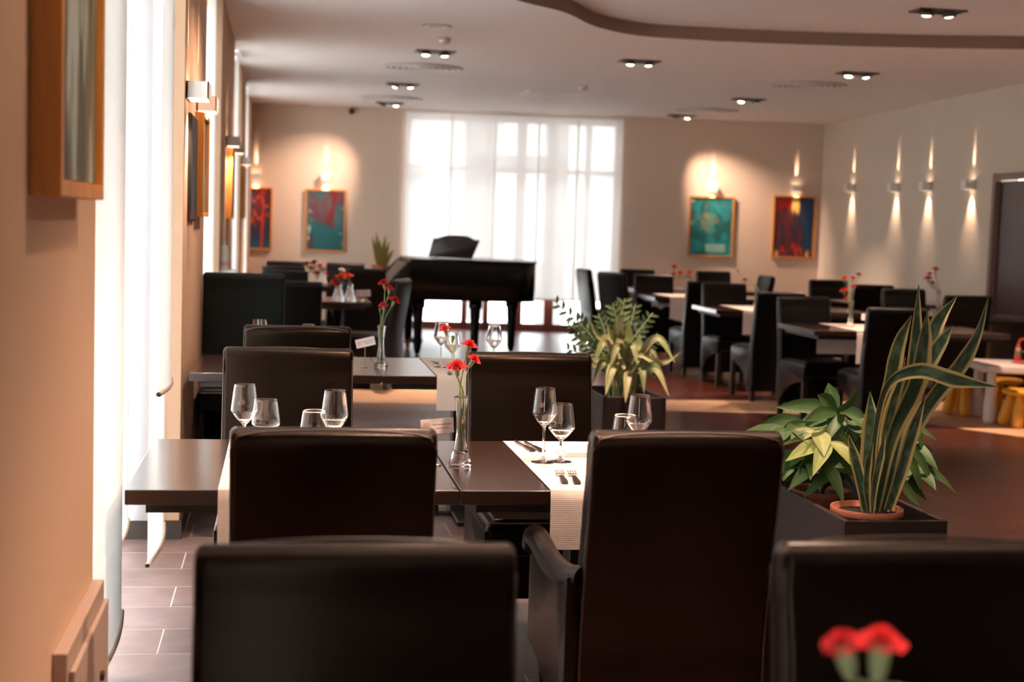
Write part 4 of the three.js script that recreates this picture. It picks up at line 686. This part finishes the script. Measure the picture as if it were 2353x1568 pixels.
// ------------------------------------------------------------------ children's corner
{
  const t = thing('children_table', 'white plastic children table with chunky legs, a toy on it', 'table', [6.02, 0, -10.72], -0.25);
  const s = new THREE.Shape(); const a = 0.42, b = 0.30, r = 0.07; s.moveTo(-a + r, -b); s.lineTo(a - r, -b); s.quadraticCurveTo(a, -b, a, -b + r); s.lineTo(a, b - r); s.quadraticCurveTo(a, b, a - r, b); s.lineTo(-a + r, b); s.quadraticCurveTo(-a, b, -a, b - r); s.lineTo(-a, -b + r); s.quadraticCurveTo(-a, -b, -a + r, -b);
  const g = new THREE.ExtrudeGeometry(s, { depth: 0.04, bevelEnabled: true, bevelSize: 0.012, bevelThickness: 0.012, bevelSegments: 3 }); g.rotateX(-Math.PI / 2); g.translate(0, 0.425, 0); part('tabletop', toCreasedNormals(norm(g), 0.6), M.kidWhite, t);
  const lg = lathe([[0.0001, 0], [0.042, 0], [0.050, 0.02], [0.052, 0.10], [0.044, 0.25], [0.034, 0.43], [0.0001, 0.43]], 20);
  for (const sx of [-1, 1]) for (const sz of [-1, 1]) part('leg', lg, M.kidWhite, t).position.set(sx * 0.34, 0, sz * 0.22);
  const G5 = 'yellow stools at the children table';
  const stool = (x, d, turn, label) => {
    const o = thing('stool', label, 'stool', [x, 0, -d], turn);
    part('seat', lathe([[0.0001, 0.245], [0.09, 0.247], [0.135, 0.262], [0.145, 0.278], [0.135, 0.295], [0.10, 0.302], [0.0001, 0.303]], 32), M.yellow, o);
    const l = lathe([[0.0001, 0], [0.028, 0], [0.042, 0.02], [0.047, 0.07], [0.042, 0.15], [0.028, 0.26], [0.0001, 0.26]], 18);
    for (let k = 0; k < 4; k++) { const m = part('leg', l, M.yellow, o), an = k * Math.PI / 2 + Math.PI / 4; m.position.set(Math.cos(an) * 0.125, 0, Math.sin(an) * 0.125); m.rotation.set(-Math.sin(an) * 0.20, 0, Math.cos(an) * 0.20); }
  };
  stool(5.80, 10.42, 0.2, 'yellow stool in front of the children table'); stool(5.66, 11.1, 0.5, 'yellow stool behind a white leg of the children table'); stool(6.12, 11.25, 0.9, 'yellow stool furthest behind the children table');
  const toy = thing('bead_maze_toy', 'red wire bead toy on the children table', 'toy', [6.02, 0.4785, -10.72], 0.2);
  part('base', box(0.24, 0.014, 0.12, 0, 0.007, 0, 0.004), M.redPlastic, toy);
  const ringPts = []; for (let i = 0; i <= 40; i++) { const a = i / 40 * Math.PI * 2.6 - 1.2; ringPts.push(V(-0.055 + 0.05 * Math.cos(a), 0.145 + 0.05 * Math.sin(a), -0.02 + 0.04 * i / 40)); }
  part('wire', tube([V(-0.11, 0.01, -0.02), V(-0.112, 0.10, -0.02), V(-0.105, 0.15, -0.02), V(-0.09, 0.19, -0.02), V(-0.05, 0.205, -0.01), V(-0.01, 0.185, 0), V(0.0, 0.13, 0), V(0.0, 0.01, 0)], 0.004, 40, 6), M.redPlastic, toy); part('wire', tube(ringPts, 0.0035, 60, 6), M.redPlastic, toy);
  part('bead', norm(new THREE.SphereGeometry(0.018, 14, 10)).translate(0, 0.14, 0), M.yellow, toy); part('bead', norm(new THREE.SphereGeometry(0.02, 14, 10)).translate(0, 0.10, 0), M.ivory, toy);
  const fig = thing('toy_figure', 'small red and white toy figure beside the bead toy', 'toy', at(2338, 828, { y: 0.4785 }).toArray());
  part('body', lathe([[0.0001, 0], [0.028, 0], [0.03, 0.02], [0.022, 0.06], [0.0001, 0.065]], 16), M.redPlastic, fig); part('belt', lathe([[0.0001, 0.05], [0.027, 0.05], [0.025, 0.075], [0.0001, 0.075]], 16), M.greenPlastic, fig); part('head', norm(new THREE.SphereGeometry(0.023, 14, 12)).translate(0, 0.095, 0), M.ivory, fig); part('cap', lathe([[0.022, 0.105], [0.012, 0.13], [0.0001, 0.14]], 14), M.redPlastic, fig);
}

// ------------------------------------------------------------------ paintings
function paintTex(kind, seed) {
  const n = (u, v, c, k) => fbm(u, v, c, c, seed + k, 5);
  return tex(192, 288, (u, v) => {
    const a = n(u, v, 4, 0), b = n(u, v, 6, 10), c = n(u, v, 14, 20), d = fbm(u, v, 9, 3, seed + 30, 4); let k;
    if (kind === 0) { k = mixc([0.35, 0.10, 0.13], [0.17, 0.18, 0.32], smooth(0.42, 0.62, b + 0.25 * (1 - v) - 0.12)); k = mixc(k, [0.72, 0.24, 0.10], smooth(0.55, 0.68, c) * smooth(0.25, 0.5, v)); k = mixc(k, [0.05, 0.33, 0.45], smooth(0.25, 0.05, v + 0.2 * (a - 0.5))); k = mixc(k, [0.75, 0.18, 0.10], smooth(0.035, 0.0, Math.abs(u - 0.78 - 0.12 * (d - 0.5)) - 0.02)); }
    else if (kind === 1) { k = mixc([0.22, 0.36, 0.38], [0.38, 0.20, 0.24], smooth(0.4, 0.62, b)); k = mixc(k, [0.02, 0.35, 0.38], smooth(0.5, 0.32, v + 0.3 * (a - 0.5))); k = mixc(k, [0.45, 0.02, 0.06], smooth(0.12, 0.02, Math.abs(u - 0.68 - 0.2 * (v - 0.7)) + 0.25 * (a - 0.5)) * smooth(0.35, 0.5, v)); k = mixc(k, [0.70, 0.78, 0.76], smooth(0.60, 0.72, c) * smooth(0.25, 0.45, Math.abs(u - 0.5))); k = mixc(k, [0.4, 0.04, 0.06], smooth(0.06, 0.02, Math.abs(u - 0.13)) * smooth(0.3, 0.2, v)); }
    else if (kind === 2) { k = mixc([0.02, 0.36, 0.36], [0.10, 0.52, 0.55], smooth(0.35, 0.65, b)); k = mixc(k, [0.38, 0.47, 0.36], smooth(0.28, 0.12, Math.hypot(u - 0.42, (v - 0.58) * 1.2)) * smooth(0.35, 0.6, c)); k = mixc(k, [0.6, 0.35, 0.30], smooth(0.64, 0.7, c) * smooth(0.3, 0.5, v) * 0.7); k = mixc(k, [0.62, 0.74, 0.70], smooth(0.62, 0.72, c) * smooth(0.4, 0.48, Math.abs(u - 0.5))); k = mixc(k, [0.66, 0.74, 0.68], (u > 0.38 && u < 0.85 && v > 0.06 && v < 0.2 ? 0.75 : 0) * smooth(0.3, 0.5, b)); }
    else if (kind === 3) { k = mixc([0.15, 0.16, 0.28], [0.36, 0.12, 0.13], smooth(0.4, 0.6, d)); k = mixc(k, [0.55, 0.03, 0.04], smooth(0.68, 0.8, v + 0.3 * (a - 0.5)) * smooth(0.62, 0.4, u)); k = mixc(k, [0.02, 0.22, 0.36], smooth(0.66, 0.76, u + 0.25 * (b - 0.5))); k = mixc(k, [0.85, 0.70, 0.33], smooth(0.12, 0.08, Math.abs(u - 0.52)) * smooth(0.7, 0.78, v + 0.2 * (c - 0.5))); k = mixc(k, [0.75, 0.16, 0.06], smooth(0.26, 0.14, v + 0.4 * (a - 0.5)) * smooth(0.42, 0.6, c)); k = mixc(k, [0.85, 0.65, 0.35], (Math.abs(u - 0.08) < 0.05 || Math.abs(u - 0.86) < 0.04 ? 1 : 0) * smooth(0.14, 0.06, v)); }
    else if (kind === 4) { k = mixc([0.30, 0.30, 0.20], [0.55, 0.50, 0.36], smooth(0.3, 0.7, fbm(u, v, 5, 2, seed, 5))); k = mixc(k, [0.62, 0.42, 0.13], smooth(0.3, 0.1, u + 0.3 * (d - 0.5)) * 0.8); k = mixc(k, [0.66, 0.72, 0.70], smooth(0.52, 0.66, fbm(u, v, 7, 2, seed + 3, 4)) * smooth(0.75, 0.3, v)); k = mixc(k, [0.13, 0.15, 0.12], smooth(0.56, 0.7, fbm(u, v, 6, 2, seed + 9, 4))); k = mixc(k, [0.52, 0.36, 0.28], smooth(0.10, 0.05, Math.abs(u - 0.55)) * smooth(0.42, 0.55, v)); }
    else { k = mixc([0.015, 0.012, 0.012], [0.05, 0.035, 0.03], smooth(0.4, 0.7, b)); k = mixc(k, [0.4, 0.08, 0.04], smooth(0.12, 0.03, v) * smooth(0.4, 0.6, c)); }
    return k;
  });
}
function painting(label, kind, w, h, pos, turn, depth = 0.04, rim = 0.022, seed = 500, fm = M.frameWood) {
  const p = thing('painting', label, 'painting', pos, turn);
  for (const s of [-1, 1]) { part('frame_side', box(rim, h, depth, s * (w / 2 - rim / 2), 0, depth / 2, 0.002), fm, p); part('frame_rail', box(w - 2 * rim, rim, depth, 0, s * (h / 2 - rim / 2), depth / 2, 0.002), fm, p); }
  const c = part('canvas', box(w - 2 * rim - 0.008, h - 2 * rim - 0.008, 0.016, 0, 0, Math.max(0.009, depth - 0.022)), std({ map: paintTex(kind, seed + kind * 50), roughness: 0.6 }), p, 'abstract painted canvas');
  const uv = c.geometry.attributes.uv, q = c.geometry.attributes.position; for (let i = 0; i < uv.count; i++) uv.setXY(i, q.getX(i) / (w - 2 * rim) + 0.5, q.getY(i) / (h - 2 * rim) + 0.5);
  return p;
}
const hang = (x, y) => backPos(x, y, 0.004).toArray();
painting('framed red, purple and blue abstract painting beside the window drapes', 0, 0.55, 0.85, hang(-0.415 + 0.0, 1.445), backTurn);
painting('framed green and crimson abstract painting left of the end window', 1, 0.55, 0.85, hang(0.575, 1.445), backTurn);
painting('framed turquoise abstract painting right of the end window', 2, 0.63, 0.84, hang(5.87, 1.53), backTurn);
painting('framed red and blue abstract painting with a yellow patch', 3, 0.60, 0.87, hang(7.03, 1.56), backTurn);
painting('tall ochre and grey painting in a deep orange wood frame, on the near pier', 4, 0.60, 0.88, [WL + 0.001, 1.935, -2.90], Math.PI / 2, 0.055, 0.03);
painting('dark almost black painting edge-on on the second pier', 5, 0.46, 0.50, [WL + 0.001, 1.69, -7.02], Math.PI / 2, 0.012, 0.004, 500, M.black);
painting('orange-framed painting edge-on on the second pier', 4, 0.55, 0.52, [WL + 0.001, 1.72, -7.56], Math.PI / 2, 0.045, 0.022, 620);
painting('orange-framed painting edge-on on the third pier', 1, 0.55, 0.55, [WL + 0.001, 1.72, -11.62], Math.PI / 2, 0.045, 0.022, 640);
painting('orange-framed painting edge-on on the fourth pier, nearest the end wall', 2, 0.55, 0.55, [WL + 0.001, 1.72, -15.3], Math.PI / 2, 0.045, 0.022, 660);
// electrical cover on the near pier
{
  const c = thing('wall_cabinet', 'low peach cabinet door box at the foot of the near pier', 'cabinet', [WL, 0, -3.19], Math.PI / 2);
  part('case', box(0.60, 0.585, 0.03, 0, 0.2925, 0.015, 0.003), M.box, c); part('door', box(0.56, 0.535, 0.012, 0, 0.275, 0.037, 0.003), M.box, c);
  part('lock', cyl(0.012, 0.012, 0.01, 0, 0, 0, 16).rotateX(Math.PI / 2).translate(0.13, 0.40, 0.047), M.darkSteel, c, 'small dark round lock');
}

// ------------------------------------------------------------------ lamps
const warm = lin(1, 0.66, 0.46);
function spot(pos, target, power, angle, blend = 0.6, radius = 1, c = warm) {
  const s = new THREE.SpotLight(c, power, 0, angle, blend, 2); s.position.copy(pos); s.target.position.copy(target); s.castShadow = true; s.shadow.radius = radius; s.shadow.mapSize.set(512, 512); scene.add(s); scene.add(s.target); return s;
}
// up-and-down wall lamp; out: unit vector away from the wall
function wallLamp(label, pos, turn, out, w = 0.13, h = 0.085, dp = 0.09, up = 26, down = 7) {
  const l = thing('wall_lamp', label, 'lamp', pos.toArray(), turn), t = 0.006;
  part('housing', merge([box(w, h, t, 0, 0, t / 2), box(w, h, t, 0, 0, dp - t / 2), box(t, h, dp, -w / 2 + t / 2, 0, dp / 2), box(t, h, dp, w / 2 - t / 2, 0, dp / 2)]), M.whitePaint, l);
  part('lower_lens', box(w - 2 * t, 0.006, dp - 2 * t, 0, -h / 2 + 0.012, dp / 2), M.lensWarm, l); part('upper_lens', box(w - 2 * t, 0.006, dp - 2 * t, 0, h / 2 - 0.012, dp / 2), M.lensWarm, l);
  part('bracket', box(0.05, 0.04, 0.012, 0, 0, -0.002), M.aluminium, l);
  const c = pos.clone().addScaledVector(out, dp * 0.5);
  spot(c.clone().add(V(0, h / 2 - 0.004, 0)), c.clone().add(V(0, 1, 0)).addScaledVector(out, -0.20), up, 0.13, 0.9, 0.5);
  spot(c.clone().add(V(0, -h / 2 + 0.004, 0)), c.clone().add(V(0, -1, 0)).addScaledVector(out, -0.12), down, 0.55, 0.9, 0.8);
}
const bOut = V(Math.sin(backTurn), 0, Math.cos(backTurn));
[[-0.37, 2.01, 'small wall lamp above the red, purple and blue painting'], [0.57, 2.03, 'small wall lamp above the green and crimson painting'], [5.87, 2.06, 'small wall lamp above the turquoise painting'], [7.04, 2.10, 'small wall lamp above the red and blue painting with a yellow patch']].forEach(([x, y, l]) => wallLamp(l, backPos(x, y, 0.003), backTurn, bOut, 0.13, 0.085, 0.09, 3.5, 5));
const rOut = V(-Math.cos(rightTurn), 0, -Math.sin(rightTurn));
[[17.7, 2.09, 'nearest the corner'], [16.14, 2.06, 'second from the corner'], [15.16, 2.05, 'third from the corner'], [14.01, 2.04, 'nearest the dark door']].forEach(([d, y, l]) => wallLamp('white up-and-down wall lamp on the bare side wall, ' + l, V(rightX(d), y, -d).addScaledVector(rOut, 0.003), -Math.PI / 2 - rightTurn, rOut, 0.13, 0.10, 0.10, 5, 3.5));
[[2.90, 2.50, 'box wall lamp above the ochre and grey painting'], [6.72, 2.03, 'box wall lamp above the black painting'], [7.50, 2.03, 'box wall lamp above the orange-framed painting on the second pier'], [11.3, 2.04, 'box wall lamp above the orange-framed painting on the third pier'], [12.5, 2.04, 'box wall lamp at the far edge of the third pier'], [15.2, 2.04, 'box wall lamp on the fourth pier']].forEach(([d, y, l]) => wallLamp(l, V(WL + 0.003, y, -d), Math.PI / 2, V(1, 0, 0), 0.26, 0.075, 0.098, 3.5, 6));

// recessed double spotlights: dark tray with two tilting heads
function doubleSpot(label, x, d, y, aims, power = 36, angle = 0.5) {
  const f = thing('ceiling_spotlight', label, 'spotlight', [x, y, -d]);
  part('frame', merge([box(0.36, 0.012, 0.02, 0, -0.005, 0.09), box(0.36, 0.012, 0.02, 0, -0.005, -0.09), box(0.02, 0.012, 0.2, 0.17, -0.005, 0), box(0.02, 0.012, 0.2, -0.17, -0.005, 0)]), M.darkSteel, f);
  part('tray', box(0.33, 0.004, 0.17, 0, -0.002, 0), M.black, f);
  [-0.085, 0.085].forEach((sx, i) => {
    const aim = aims[i] || V(x + sx, 0, -d), dir = aim.clone().sub(V(x + sx, y, -d)).normalize(), h = part('head', lathe([[0.0001, 0.02], [0.035, 0.02], [0.052, -0.012], [0.056, -0.016], [0.048, -0.014], [0.030, 0.010]], 24), M.aluminium, f);
    h.position.set(sx, -0.026, 0); h.quaternion.setFromUnitVectors(V(0, -1, 0), V(dir.x * 0.5, dir.y, dir.z * 0.5).normalize());
    const b = part('bulb', norm(new THREE.SphereGeometry(0.034, 16, 10).scale(1, 0.45, 1)), M.lens, h); b.position.y = -0.008;
    const from = V(x + sx, y - 0.075, -d); spot(from, aim, power, angle, 1, 2.5, lin(1, 0.68, 0.50));
  });
}
doubleSpot('twin ceiling spotlight nearest the round white ceiling ring', 1.322, 12.89, CEIL, [V(1.0, 0, -12.5), V(1.8, 0, -13)]);
doubleSpot('twin ceiling spotlight between the two white round air outlets', 1.295, 16.07, CEIL, [V(0.2, 0.9, -16.4), V(1.9, 0.6, -16)]);
doubleSpot('twin ceiling spotlight aimed at the wall left of the end window', 1.34, 18.7, CEIL, [V(0.15, 1.75, -19.7), V(1.6, 0, -18.2)], 19);
doubleSpot('twin ceiling spotlight past the wavy ceiling edge, mid room', 3.19, 12.82, CEIL, [V(3.0, 0, -12.8), V(3.6, 0, -13)], 24);
doubleSpot('twin ceiling spotlight before the large dark air outlet', 5.32, 12.89, CEIL, [V(4.7, 0.7, -12.4), V(5.9, 0.7, -12.8)]);
doubleSpot('twin ceiling spotlight between the two dark round air outlets', 5.27, 15.93, CEIL, [V(4.6, 0.7, -15.4), V(6.1, 1.2, -16.5)]);
doubleSpot('twin ceiling spotlight aimed at the turquoise painting', 5.23, 18.6, CEIL, [V(6.35, 1.6, -19.1), V(4.9, 0, -18.2)], 23);
doubleSpot('twin ceiling spotlight in the raised ceiling', 4.618, 9.77, CEIL2, [V(4.5, 0.7, -10.2), V(5.6, 0, -10.2)]);
doubleSpot('twin ceiling spotlight of the raised ceiling, over the planter trough', 2.4, 5.6, CEIL2, [V(2.2, 0.5, -5.2), V(2.6, 0, -5.9)], 20);
doubleSpot('twin ceiling spotlight of the raised ceiling, over the aisle beside the trough', 4.6, 6.2, CEIL2, [V(4.4, 0, -6), V(5.0, 0, -7)], 40);
doubleSpot('twin ceiling spotlight of the raised ceiling, over the square planter', 2.3, 8.0, CEIL2, [V(2.1, 0.6, -8.5), V(2.6, 0, -8.1)], 30);
doubleSpot('twin ceiling spotlight of the low ceiling strip, before the near pier', 0.45, 2.95, CEIL, [V(WL, 1.5, -2.8), V(0.3, 0.7, -3.4)], 4, 0.6);
doubleSpot('twin ceiling spotlight of the low ceiling strip, before the near chairs', 0.6, 2.62, CEIL, [V(0.5, 0.5, -2.5), V(1.0, 0.5, -2.45)], 18, 0.55);
doubleSpot('twin ceiling spotlight of the raised ceiling, over the armchair', 1.35, 3.55, CEIL2, [V(1.1, 0.7, -3.7), V(0.9, 0.7, -3.5)], 20, 0.8);
doubleSpot('added unseen twin spotlight of the low ceiling strip, brightening the near vase', 0.95, 1.2, CEIL, [V(0.9, 0.75, -1.25), V(1.0, 0.75, -1.3)], 20, 0.3);  // unseen lamp added to brighten the blurred carnation buds
doubleSpot('twin ceiling spotlight of the low ceiling strip, before the second pier', 0.5, 7.2, CEIL, [V(WL, 1.7, -7.0), V(WL, 1.7, -7.6)], 9);
doubleSpot('twin ceiling spotlight of the low ceiling strip, over the carnation vase', 0.75, 4.9, CEIL, [V(0.7, 0.75, -4.2), V(0.5, 0.9, -5.3)], 12, 0.75);
// round air outlets with rings of slots
function airOutlet(label, x, d, r = 0.40) {
  const o = thing('air_outlet', label, 'air vent', [x, CEIL, -d]); part('rim', lathe([[r - 0.05, -0.002], [r, -0.002], [r - 0.008, -0.016], [r - 0.05, -0.012], [r - 0.05, -0.002]], 48), M.whitePaint, o);
  part('plate', cyl(r - 0.05, r - 0.05, 0.004, 0, -0.004, 0, 48), M.slot, o);
  for (let k = 0; k < 5; k++) part('ring', lathe([[0.05 + k * 0.062, -0.006], [0.085 + k * 0.062, -0.006], [0.075 + k * 0.062, -0.018], [0.05 + k * 0.062, -0.006]], 40), M.whitePaint, o);
}
airOutlet('large round air outlet lit white by the window, left part of the ceiling', 1.338, 14.27); airOutlet('round air outlet close before the end wall, above the piano side', 1.299, 18.0); airOutlet('large round air outlet over the tables beside the wall lamps', 5.291, 14.12); airOutlet('round air outlet above the turquoise painting', 5.31, 17.7);
{
  const r = thing('ceiling_speaker', 'white ring-shaped ceiling speaker nearest the wavy edge', 'speaker', [1.158, CEIL, -11.24]); part('ring', lathe([[0.055, -0.001], [0.12, -0.001], [0.112, -0.012], [0.06, -0.008], [0.055, -0.001]], 40), M.whitePaint, r); part('cone', lathe([[0.0001, -0.004], [0.03, -0.006], [0.055, -0.003], [0.0001, -0.001]], 30), M.darkSteel, r);
  const s = thing('smoke_detector', 'small grey smoke detector by the ring-shaped speaker', 'detector', [1.303, CEIL, -11.95]); part('body', lathe([[0.0001, -0.05], [0.03, -0.048], [0.05, -0.02], [0.05, 0], [0.0001, 0]], 24), M.aluminium, s);
  const s2 = thing('smoke_detector', 'small smoke detector beside the square ceiling panel', 'detector', [3.20, CEIL, -15.35]); part('body', lathe([[0.0001, -0.05], [0.03, -0.048], [0.05, -0.02], [0.05, 0], [0.0001, 0]], 24), M.aluminium, s2);
  const p = thing('ceiling_panel', 'square white access panel in the ceiling before the end window', 'panel', [3.05, CEIL, -16.35]); part('frame', merge([box(0.66, 0.014, 0.05, 0, -0.007, 0.305), box(0.66, 0.014, 0.05, 0, -0.007, -0.305), box(0.05, 0.014, 0.56, 0.305, -0.007, 0), box(0.05, 0.014, 0.56, -0.305, -0.007, 0)]), M.whitePaint, p); part('plate', box(0.55, 0.008, 0.55, 0, -0.004, 0), M.ceil, p);
  const c = thing('security_camera', 'small black camera at the top of the end wall', 'camera', backPos(0.9, 2.93, 0.01).toArray(), backTurn); part('body', merge([norm(new THREE.SphereGeometry(0.04, 16, 12)).translate(0, 0, 0.06), box(0.05, 0.05, 0.05, 0, 0.02, 0.02, 0.006)]), M.black, c);
}

// ------------------------------------------------------------------ sheer panel curtains
function panelCurtain(label, a, b, x, y0, y1 = 2.95, group) {
  const c = thing('panel_curtain', label, 'curtain', [x, 0, -(a + b) / 2], 0, group), L = b - a;
  const n = 24, pos = [], uv = [], idx = []; for (let i = 0; i <= n; i++) for (const y of [y0, y1]) { const s = i / n; pos.push(0.012 * Math.sin(s * Math.PI) * (y === y0 ? 1.6 : 1), y, L / 2 - s * L); uv.push(s * L, y); }
  for (let i = 0; i < n; i++) idx.push(2 * i, 2 * i + 2, 2 * i + 1, 2 * i + 1, 2 * i + 2, 2 * i + 3);
  const g = new THREE.BufferGeometry(); g.setAttribute('position', new THREE.Float32BufferAttribute(pos, 3)); g.setAttribute('uv', new THREE.Float32BufferAttribute(uv, 2)); g.setIndex(idx); g.computeVertexNormals();
  part('fabric', g, M.sheer, c);
  const bp = []; for (let i = 0; i <= n; i++) { const s = i / n; bp.push(V(0.0192 * Math.sin(s * Math.PI), y0, L / 2 - s * L)); } part('weight_bar', tube(bp, 0.009, 24, 8).scale(1, 1, 1), M.sheerBar, c);
  part('rail', box(0.03, 0.025, L, 0, y1 + 0.012, 0), M.aluminium, c);
}
panelCurtain('white sheer panel curtain beside the near pier, its brown hem bar low', 3.60, 4.30, -0.455, 0.28, 2.95);
panelCurtain('inner white sheer panel behind the near one, reaching the floor', 3.52, 4.45, -0.62, 0.05, 2.95);
panelCurtain('white sheer panel hanging in the middle of the first window', 4.40, 5.2, -0.60, 0.20, 2.95);
panelCurtain('white sheer panel at the far side of the first window, hem above the floor', 5.13, 5.85, -0.455, 0.215, 2.95);
panelCurtain('short white sheer panel ending at table height', 5.22, 5.76, -0.43, 0.82, 2.95);
panelCurtain('white sheer panel next to the second pier', 5.75, 6.48, -0.66, 0.10, 2.95);
const G6 = 'sheer panels of the windows further along';
gaps.slice(2).forEach(([a, b], wi) => { const n = 3, w = (b - a) / n; for (let i = 0; i < n; i++) panelCurtain('white sheer panel ' + ['beside the nearer pier', 'in the middle', 'beside the further pier'][i] + ' of the window ' + ['between the second and third piers', 'between the third and fourth piers', 'past the fourth pier'][wi], a + i * w + 0.01, a + (i + 1) * w - 0.01, i % 2 ? -0.45 : -0.50, 0.12, 2.95, G6); });
for (let i = 0; i < 3; i++) panelCurtain('white sheer panel in the window before the near pier', -2.98 + i * 1.12, -1.88 + i * 1.12, i % 2 ? -0.52 : -0.56, 0.12, 2.95, 'sheer panels behind the photographer');
[[1.63, 2.27], [2.24, 2.87], [2.84, 3.46], [3.43, 4.0], [3.97, 4.60]].forEach(([a, b], i) => {
  const c = thing('panel_curtain', ['white sheer panel at the end window edge beside the green and crimson painting', 'white sheer panel behind the music desk', 'white sheer panel in the middle of the end window', 'white sheer panel right of the piano lid', 'white sheer panel at the end window edge beside the black chairs'][i], 'curtain', backPos((a + b) / 2, 0, 0.03 + 0.015 * (i % 2)).toArray(), backTurn), w = (b - a) / Math.cos(backTurn);
  part('fabric', new THREE.PlaneGeometry(w, 2.49).translate(0, 0.46 + 1.245, 0), M.sheerEnd, c); part('weight_bar', box(w, 0.02, 0.012, 0, 0.455, 0, 0.003), M.sheerBar, c); part('rail', box(w, 0.025, 0.02, 0, 2.965, 0), M.aluminium, c);
});

// ------------------------------------------------------------------ hand over
scene.traverse((o) => { if (o.isMesh) { o.castShadow = true; o.receiveShadow = true; } });
renderer.render(scene, camera);
